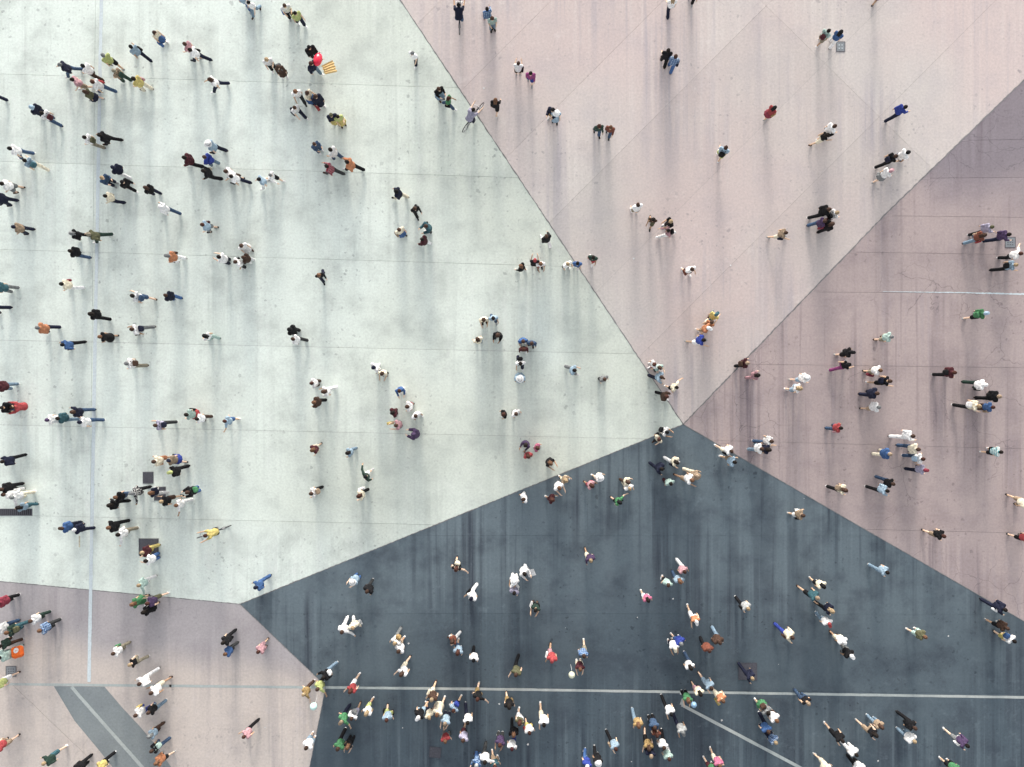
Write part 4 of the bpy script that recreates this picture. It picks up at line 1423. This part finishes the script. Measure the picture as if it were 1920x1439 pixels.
# ------------------------------------------------------------------ bags
BAGS = {}
def bag_parts(kind, F):
    key = (kind, F.key)
    if key in BAGS: return BAGS[key]
    J = F.J
    if kind == 'bk':
        c = 0.55 * J['chest'] + 0.45 * J['waist'] + np.array((-0.205, 0, 0.04))
        fn = lambda P: smin(rbox(P, c, (0.075, 0.145, 0.20), 0.06), rbox(P, c + np.array((-0.075, 0, -0.06)), (0.035, 0.10, 0.10), 0.03), 0.02)
        V, Fc = polygonise(fn, c - 0.26, c + 0.26, 0.018)
        parts = [('backpack', np_mesh('backpack', V, Fc))]
        for sg in (1, -1):
            s0 = J['neck'] + np.array((-0.10, sg * 0.085, -0.03)); s1 = J['neck'] + np.array((0.01, sg * 0.095, 0.04)); s2 = J['chest'] + np.array((0.13, sg * 0.10, 0.02)); s3 = J['waist'] + np.array((-0.02, sg * 0.175, 0.04))
            v, f = tube_np([s0, s1, s2, s3], (0.02,) * 4)
            parts.append(('strap', np_mesh('strap', v, f)))
    elif kind == 'hb':
        c = J['pel'] + np.array((0.02, -0.245, 0.0))
        fn = lambda P: rbox(P, c, (0.15, 0.055, 0.11), 0.045)
        V, Fc = polygonise(fn, c - 0.2, c + 0.2, 0.018)
        parts = [('shoulder_bag', np_mesh('shoulder_bag', V, Fc))]
        a = c + np.array((0.10, 0.0, 0.09)); b = c + np.array((-0.10, 0.0, 0.09)); sh = J['shoR'] + np.array((0.0, 0.03, 0.075))
        v, f = tube_np([a, a * 0.5 + sh * 0.5 + np.array((0.07, -0.03, 0)), sh, b * 0.5 + sh * 0.5 + np.array((-0.07, -0.03, 0)), b], (0.012,) * 5)
        parts.append(('strap', np_mesh('strap', v, f)))
    else:
        h = J['handR']
        c = h + np.array((0.0, -0.02, -0.30))
        fn = lambda P: rbox(P, c, (0.17, 0.07, 0.17), 0.03) + 0.008 * np.sin(30 * P[:, 0]) * np.sin(26 * P[:, 2])
        V, Fc = polygonise(fn, c - 0.22, c + 0.22, 0.018)
        parts = [('carrier_bag', np_mesh('carrier_bag', V, Fc))]
        v, f = tube_np([c + np.array((0.09, 0, 0.15)), h + np.array((0.04, 0, 0.0)), h + np.array((-0.04, 0, 0.0)), c + np.array((-0.09, 0, 0.15))], (0.01,) * 4)
        parts.append(('handle', np_mesh('handle', v, f)))
    BAGS[key] = parts
    return parts

CARRY = dict(bk='on the back of', hb='at the hip of', sb='carried by')
used_b = {}
for r in recs:
    if not r['bag'] or not r['solo']: continue
    k, col = r['bag']
    root = None
    for name, me in bag_parts(k, figure(r['pose'])):
        o = bpy.data.objects.new(name, me); C.objects.link(o); set_mat(o, cloth(col))
        if root is None:
            root = o; o.matrix_world = r['M']
        else: o.parent = root
    lab = f"{cn(col)} {BAGN[k][1]} {CARRY[k]} person in {middle(r)}"
    if lab in used_b: lab = f"{cn(col)} {BAGN[k][1]} {CARRY[k]} person in {short(r)}, {place(r)} of picture"
    used_b[lab] = 1
    tag(root, lab, 'bag', {'bk': 'backpacks people wear', 'hb': 'shoulder bags people carry', 'sb': 'carrier bags people hold'}[k])

# ------------------------------------------------------------------ bicycles under the riders
M_rubber = simple_material('tyre_rubber', (0.02, 0.02, 0.022), 0.8)
M_paint = simple_material('bicycle_paint', (0.03, 0.035, 0.05), 0.35)
M_chrome = simple_material('bright_metal', (0.55, 0.56, 0.58), 0.3, 0.05, 20, 1.0)
def ring(center, r, rr, n=28, m=6):
    V, F = [], []
    for i in range(n):
        a = 2 * math.pi * i / n
        for j in range(m):
            b = 2 * math.pi * j / m
            q = r + rr * math.cos(b)
            V.append((center[0] + q * math.cos(a), center[1] + rr * math.sin(b), center[2] + q * math.sin(a)))
    for i in range(n):
        for j in range(m):
            F.append((i * m + j, i * m + (j + 1) % m, ((i + 1) % n) * m + (j + 1) % m, ((i + 1) % n) * m + j))
    return np.array(V, np.float32), np.array(F, np.int64)
def joined(lst):
    V, F, o = [], [], 0
    for v, f in lst: V.append(v); F.append(f + o); o += len(v)
    return np.concatenate(V), np.concatenate(F)
def make_bicycle(M, label):
    bb = (0.02, 0, 0.30); seat = (-0.13, 0, 0.86); headt = (0.52, 0, 0.84); headb = (0.55, 0, 0.66); rw = (-0.43, 0, 0.33); fw = (0.68, 0, 0.33)
    tb = lambda a, b, r=0.016: tube_np([a, b], (r, r), 8)
    fr = joined([tb(bb, seat), tb(seat, (0.525, 0, 0.80)), tb(bb, headb, 0.02), tb(headt, headb, 0.022), tb(bb, (rw[0], 0.05, rw[2]), 0.010), tb(bb, (rw[0], -0.05, rw[2]), 0.010),
                 tb((-0.12, 0, 0.80), (rw[0], 0.05, rw[2]), 0.009), tb((-0.12, 0, 0.80), (rw[0], -0.05, rw[2]), 0.009), tb(headb, (fw[0], 0.05, fw[2]), 0.012), tb(headb, (fw[0], -0.05, fw[2]), 0.012)])
    root = bpy.data.objects.new('bicycle', np_mesh('bicycle_frame', *fr)); C.objects.link(root); set_mat(root, M_paint); root.matrix_world = M
    tag(root, label, 'bicycle', 'bicycles ridden across the plaza')
    for c in (rw, fw):
        w = link('wheel', np_mesh('wheel', *ring(c, 0.325, 0.020)), None, root); set_mat(w, M_rubber)
        sp = joined([tube_np([c, (c[0] + 0.32 * math.cos(a), 0, c[2] + 0.32 * math.sin(a))], (0.004, 0.003), 4) for a in [2 * math.pi * i / 14 for i in range(14)]] + [ring(c, 0.305, 0.010)])
        q = link('spokes', np_mesh('spokes', *sp), None, w); set_mat(q, M_chrome)
    hb = joined([tb((0.50, 0, 0.84), (0.55, 0, 0.98)), tube_np([(0.50, -0.29, 0.99), (0.57, -0.12, 0.99), (0.57, 0.12, 0.99), (0.50, 0.29, 0.99)], (0.014,) * 4, 8)])
    q = link('handlebar', np_mesh('handlebar', *hb), None, root); set_mat(q, M_chrome)
    V, F = polygonise(lambda P: smin(ell(P, (-0.20, 0, 0.90), (0.10, 0.075, 0.035)), ell(P, (-0.08, 0, 0.90), (0.12, 0.03, 0.03)), 0.03), (-0.35, -0.1, 0.84), (0.08, 0.1, 0.96), 0.015)
    q = link('saddle', np_mesh('saddle', V, F), None, root); set_mat(q, M_rubber)
    for sg, ang in ((1, 60), (-1, 240)):
        e = (bb[0] + 0.17 * math.cos(R(ang)), sg * 0.08, bb[2] + 0.17 * math.sin(R(ang)))
        v, f = joined([tb((bb[0], sg * 0.07, bb[2]), e, 0.010), tube_np([(e[0], sg * 0.08, e[2]), (e[0], sg * 0.17, e[2])], (0.025, 0.025), 6)])
        q = link('pedal', np_mesh('pedal', v, f), None, root); set_mat(q, M_chrome)
for r in recs:
    if r['bike'] and r['solo']:
        M0 = Matrix.Translation(r['M'].translation) @ r['M'].to_quaternion().to_matrix().to_4x4()
        make_bicycle(M0 @ Matrix.Translation((0.18, 0, -r['M'].translation.z)), f"dark bicycle ridden by person in {middle(r)}")

# ------------------------------------------------------------------ covers, drain, balloons and held things
M_iron = simple_material('dark_cover_metal', (0.10, 0.10, 0.12), 0.6, 0.2, 12, 0.2)
M_cover = simple_material('grey_cover_plate', (0.24, 0.26, 0.28), 0.65, 0.15, 12)
M_slot = simple_material('cover_recess', (0.03, 0.03, 0.035), 0.8)
def boxes(lst):
    V, F = [], []
    for (x0, x1, y0, y1, z0, z1) in lst:
        o = len(V)
        V += [(x, y, z) for z in (z0, z1) for y in (y0, y1) for x in (x0, x1)]
        F += [(o, o + 2, o + 3, o + 1), (o + 4, o + 5, o + 7, o + 6), (o, o + 1, o + 5, o + 4), (o + 2, o + 6, o + 7, o + 3), (o, o + 4, o + 6, o + 2), (o + 1, o + 3, o + 7, o + 5)]
    return V, F
def cover(px, py, wpx, hpx, label, mat, rot=0.0, dots=False):
    x, y = ground_xy(px, py)
    w, h = wpx / 38.0 / 2, hpx / 38.0 / 2
    e = 0.025
    fr = mesh_from('service_cover', *boxes([(-w, w, h - e, h, 0, 0.012), (-w, w, -h, -h + e, 0, 0.012), (-w, -w + e, -h + e, h - e, 0, 0.012), (w - e, w, -h + e, h - e, 0, 0.012)]))
    root = link('service_cover', fr, M_iron)
    root.location = (x, y, 0.009); root.rotation_euler = (0, 0, rot)
    tag(root, label, 'cover', 'service covers in the paving')
    pl = link('plate', mesh_from('plate', *boxes([(-w + e + .006, w - e - .006, -h + e + .006, h - e - .006, 0, 0.008)])), mat, root)
    pv = []
    n = 2 if dots else 3
    for i in range(n):
        for j in range(n):
            cx = (-0.5 + (i + 0.5) / n) * 1.3 * w; cy = (-0.5 + (j + 0.5) / n) * 1.3 * h
            b = mesh_from('boss', *boxes([(cx - .03, cx + .03, cy - .02, cy + .02, 0.008, 0.013)]))
            link('boss', b, M_line2 if dots else M_iron, pl)
cover(278, 896, 20, 22, 'dark square cover beside person in black-and-white patterned shirt', M_iron)
cover(300, 926, 22, 26, 'dark square cover half hidden by the group on pale paving', M_iron)
cover(279, 1026, 37, 32, 'large dark cover under the person in yellow trousers', M_iron)
cover(21, 1259, 20, 20, 'grey cover at left edge of the dusty pink field', M_cover)
cover(1576, 88, 17, 19, 'pale grey cover with four white dots on rose paving', M_cover, dots=True)
cover(1894, 455, 20, 20, 'blue-grey cover on mauve paving near the right edge', M_cover)
cover(1402, 1259, 35, 32, 'dark cover on slate paving under a navy-clad person', M_iron)
cover(816, 1411, 22, 20, 'dull purple-grey cover on slate paving at the bottom', M_iron, rot=R(-6))

x, y = ground_xy(0, 960)
root = link('drain_channel', mesh_from('drain_channel', *boxes([(-1.6, 1.6, -0.17, -0.14, 0, .012), (-1.6, 1.6, 0.14, 0.17, 0, .012)])), M_iron)
root.location = (x, y - 0.02, 0.004); tag(root, 'long dark drain channel at left edge of pale field', 'drain')
for i in range(32):
    bx = -1.57 + i * 0.1
    link('bar', mesh_from('bar', *boxes([(bx, bx + 0.055, -0.135, 0.135, 0, 0.010)])), M_iron, root)
link('bed', mesh_from('bed', [(-1.6, -.14, .002), (1.6, -.14, .002), (1.6, .14, .002), (-1.6, .14, .002)], [(0, 1, 2, 3)]), M_slot, root)

def glossy(name, col, rough=0.25, trans=0.0):
    t = NT(name)
    t.bsdf.inputs['Base Color'].default_value = (*col, 1)
    t.bsdf.inputs['Roughness'].default_value = rough
    t.bsdf.inputs['Transmission Weight'].default_value = trans
    return t.m
def balloon(px, py, z, r, col, label, stretch=1.25, rough=0.22, trans=0.0, tilt=0.0, az=0.0):
    x, y = ground_xy(px, py, z)
    V, F = polygonise(lambda P: smin(ell(P, (0, 0, 0), (r, r, r * stretch)), cap(P, (0, 0, -r * stretch * 0.7), (0, 0, -r * stretch * 1.1), r * 0.35, r * 0.08), r * 0.3), (-r, -r, -r * stretch * 1.2), (r, r, r * stretch), r / 9)
    o = bpy.data.objects.new('balloon', np_mesh('balloon', V, F)); C.objects.link(o); set_mat(o, glossy('balloon_' + label.split()[0], col, rough, trans))
    o.location = (x, y, z); o.rotation_euler = (tilt, 0, az)
    kn = link('knot', np_mesh('knot', *tube_np([(0, 0, -r * stretch * 1.08), (0, 0, -r * stretch * 1.18)], (r * 0.08, r * 0.14), 8)), None, o); set_mat(kn, o.material_slots[0].material)
    sg = link('string', np_mesh('string', *tube_np([(0, 0, -r * stretch * 1.1), (0.03, 0.02, -r * stretch - 0.35), (0.0, 0.05, -r * stretch - 0.7)], (0.006,) * 3, 4)), None, o); set_mat(sg, cloth('white'))
    tag(o, label, 'balloon', 'balloons in the crowd')
balloon(588, 1325, 1.75, 0.17, (0.55, 0.78, 0.74), 'mint balloon over dusty paving beside the slate edge', tilt=R(14))
balloon(1072, 1266, 1.75, 0.155, (0.60, 0.62, 0.48), 'cream balloon beside the person in maroon t-shirt', tilt=R(14))
balloon(1301, 1322, 1.75, 0.14, (0.22, 0.36, 0.52), 'blue balloon beside the person in green t-shirt')
balloon(596, 112, 1.35, 0.21, (0.72, 0.02, 0.06), 'large red oval balloon between two people in dark jackets', stretch=1.75, tilt=R(68), az=R(-8))

# pleated cream sheet carried next to the red balloon
x, y = ground_xy(617, 128, 0.8)
V, F = [], []
nf = 9
for i in range(nf + 1):
    zz = 0.016 if i % 2 else -0.016
    a = -0.30 + 0.60 * i / nf
    for s_, w_ in ((-0.30, 0.75), (0.30, 1.0)):
        for th in (0.0, 0.012):
            V.append((s_ + 0.03 * math.sin(i * 2.1), a * w_, zz + th + 0.10 * s_))
for i in range(nf):
    o4 = i * 4
    F += [(o4, o4 + 4, o4 + 6, o4 + 2), (o4 + 1, o4 + 3, o4 + 7, o4 + 5), (o4, o4 + 1, o4 + 5, o4 + 4), (o4 + 2, o4 + 6, o4 + 7, o4 + 3)]
F += [(0, 2, 3, 1), (nf * 4, nf * 4 + 1, nf * 4 + 3, nf * 4 + 2)]
o = link('pleated_sheet', mesh_from('pleated_sheet', V, F), simple_material('cream_paper', (0.70, 0.50, 0.22), 0.7, 0.08, 8))
o.location = (x, y, 0.8); o.rotation_euler = (0, R(8), R(20))
tag(o, 'cream pleated paper sheet beside the red balloon', 'paper')

x, y = ground_xy(996, 1075, 1.1)
o = link('white_board', mesh_from('white_board', *boxes([(-.19, .19, -.17, .17, -.006, .006)])), cloth('white')); o.location = (x, y, 1.1); o.rotation_euler = (R(12), R(-10), R(20))
tag(o, 'white square board held by person in white long-sleeved shirt', 'board')
x, y = ground_xy(149, 1016, 0.75)
o = link('paper_roll', np_mesh('paper_roll', *tube_np([(0, -.27, 0), (0, .27, 0)], (0.035, 0.035), 10)), cloth('cream')); o.location = (x, y, .75)
set_mat(o, cloth('cream')); tag(o, 'long white paper roll held by white-haired person in navy jacket', 'paper roll')

# bits of litter lying on the paving
rl = random.Random(5)
for i, (px, py) in enumerate(((1370, 498), (1188, 485), (936, 1320), (755, 1365), (990, 1396), (1353, 1351), (1778, 1193), (1262, 1123), (1195, 1158), (497, 1364), (766, 1207), (907, 166), (1646, 1427), (1184, 1428))):
    x, y = ground_xy(px, py)
    w = rl.uniform(0.03, 0.06)
    me = mesh_from('paper_scrap', [(-w, -w * .6, .004), (w * .8, -w * .7, .012), (w, w * .5, .005), (-w * .3, w * .9, .02), (0, 0, .016)], [(0, 1, 4), (1, 2, 4), (2, 3, 4), (3, 0, 4)])
    o = link('paper_scrap', me, cloth('white')); o.location = (x, y, 0.004); o.rotation_euler = (0, 0, rl.uniform(0, 6))
    q = min((r for r in recs if r['solo']), key=lambda r: math.hypot(r['feet'][0] - px, r['feet'][1] - py))
    tag(o, f"white paper scrap on {zone_of(px, py)} paving near person in {middle(q)}", 'litter', 'paper scraps on the paving')

# orange bag with a white badge at the edge of the dusty field
x, y = ground_xy(33, 1223, 0.85)
V, F = polygonise(lambda P: rbox(P, (0, 0, 0), (0.27, 0.17, 0.27), 0.11) + 0.006 * np.sin(22 * P[:, 0]) * np.sin(19 * P[:, 1]), (-0.3, -0.2, -0.3), (0.3, 0.2, 0.3), 0.02)
o = bpy.data.objects.new('carrier_bag', np_mesh('carrier_bag', V, F)); C.objects.link(o); set_mat(o, simple_material('orange_bag_cloth', (0.72, 0.13, 0.02), 0.7, 0.12, 8))
o.location = (x, y, 0.85); o.rotation_euler = (R(68), 0, R(18))
tag(o, 'bulging orange bag with round white badge beside mint jacket at left edge', 'bag', 'carrier bags people hold')
def disc(name, r, yy, mat, cx=0.0, cz=0.0):
    n = 20
    v = [(cx + r * math.cos(2 * math.pi * k / n), q, cz + r * math.sin(2 * math.pi * k / n)) for q in (yy, yy + 0.006) for k in range(n)]
    f = [tuple(range(n)), tuple(range(2 * n - 1, n - 1, -1))] + [(k, k + n, (k + 1) % n + n, (k + 1) % n) for k in range(n)]
    return link(name, mesh_from(name, v, f), mat, o)
disc('badge', 0.13, 0.172, simple_material('badge_white', (0.80, 0.80, 0.80), 0.6), 0.03, -0.05)
for dx in (-0.03, 0.05): disc('badge_mark', 0.022, 0.179, simple_material('badge_red', (0.55, 0.08, 0.03), 0.6), 0.03 + dx, -0.04)
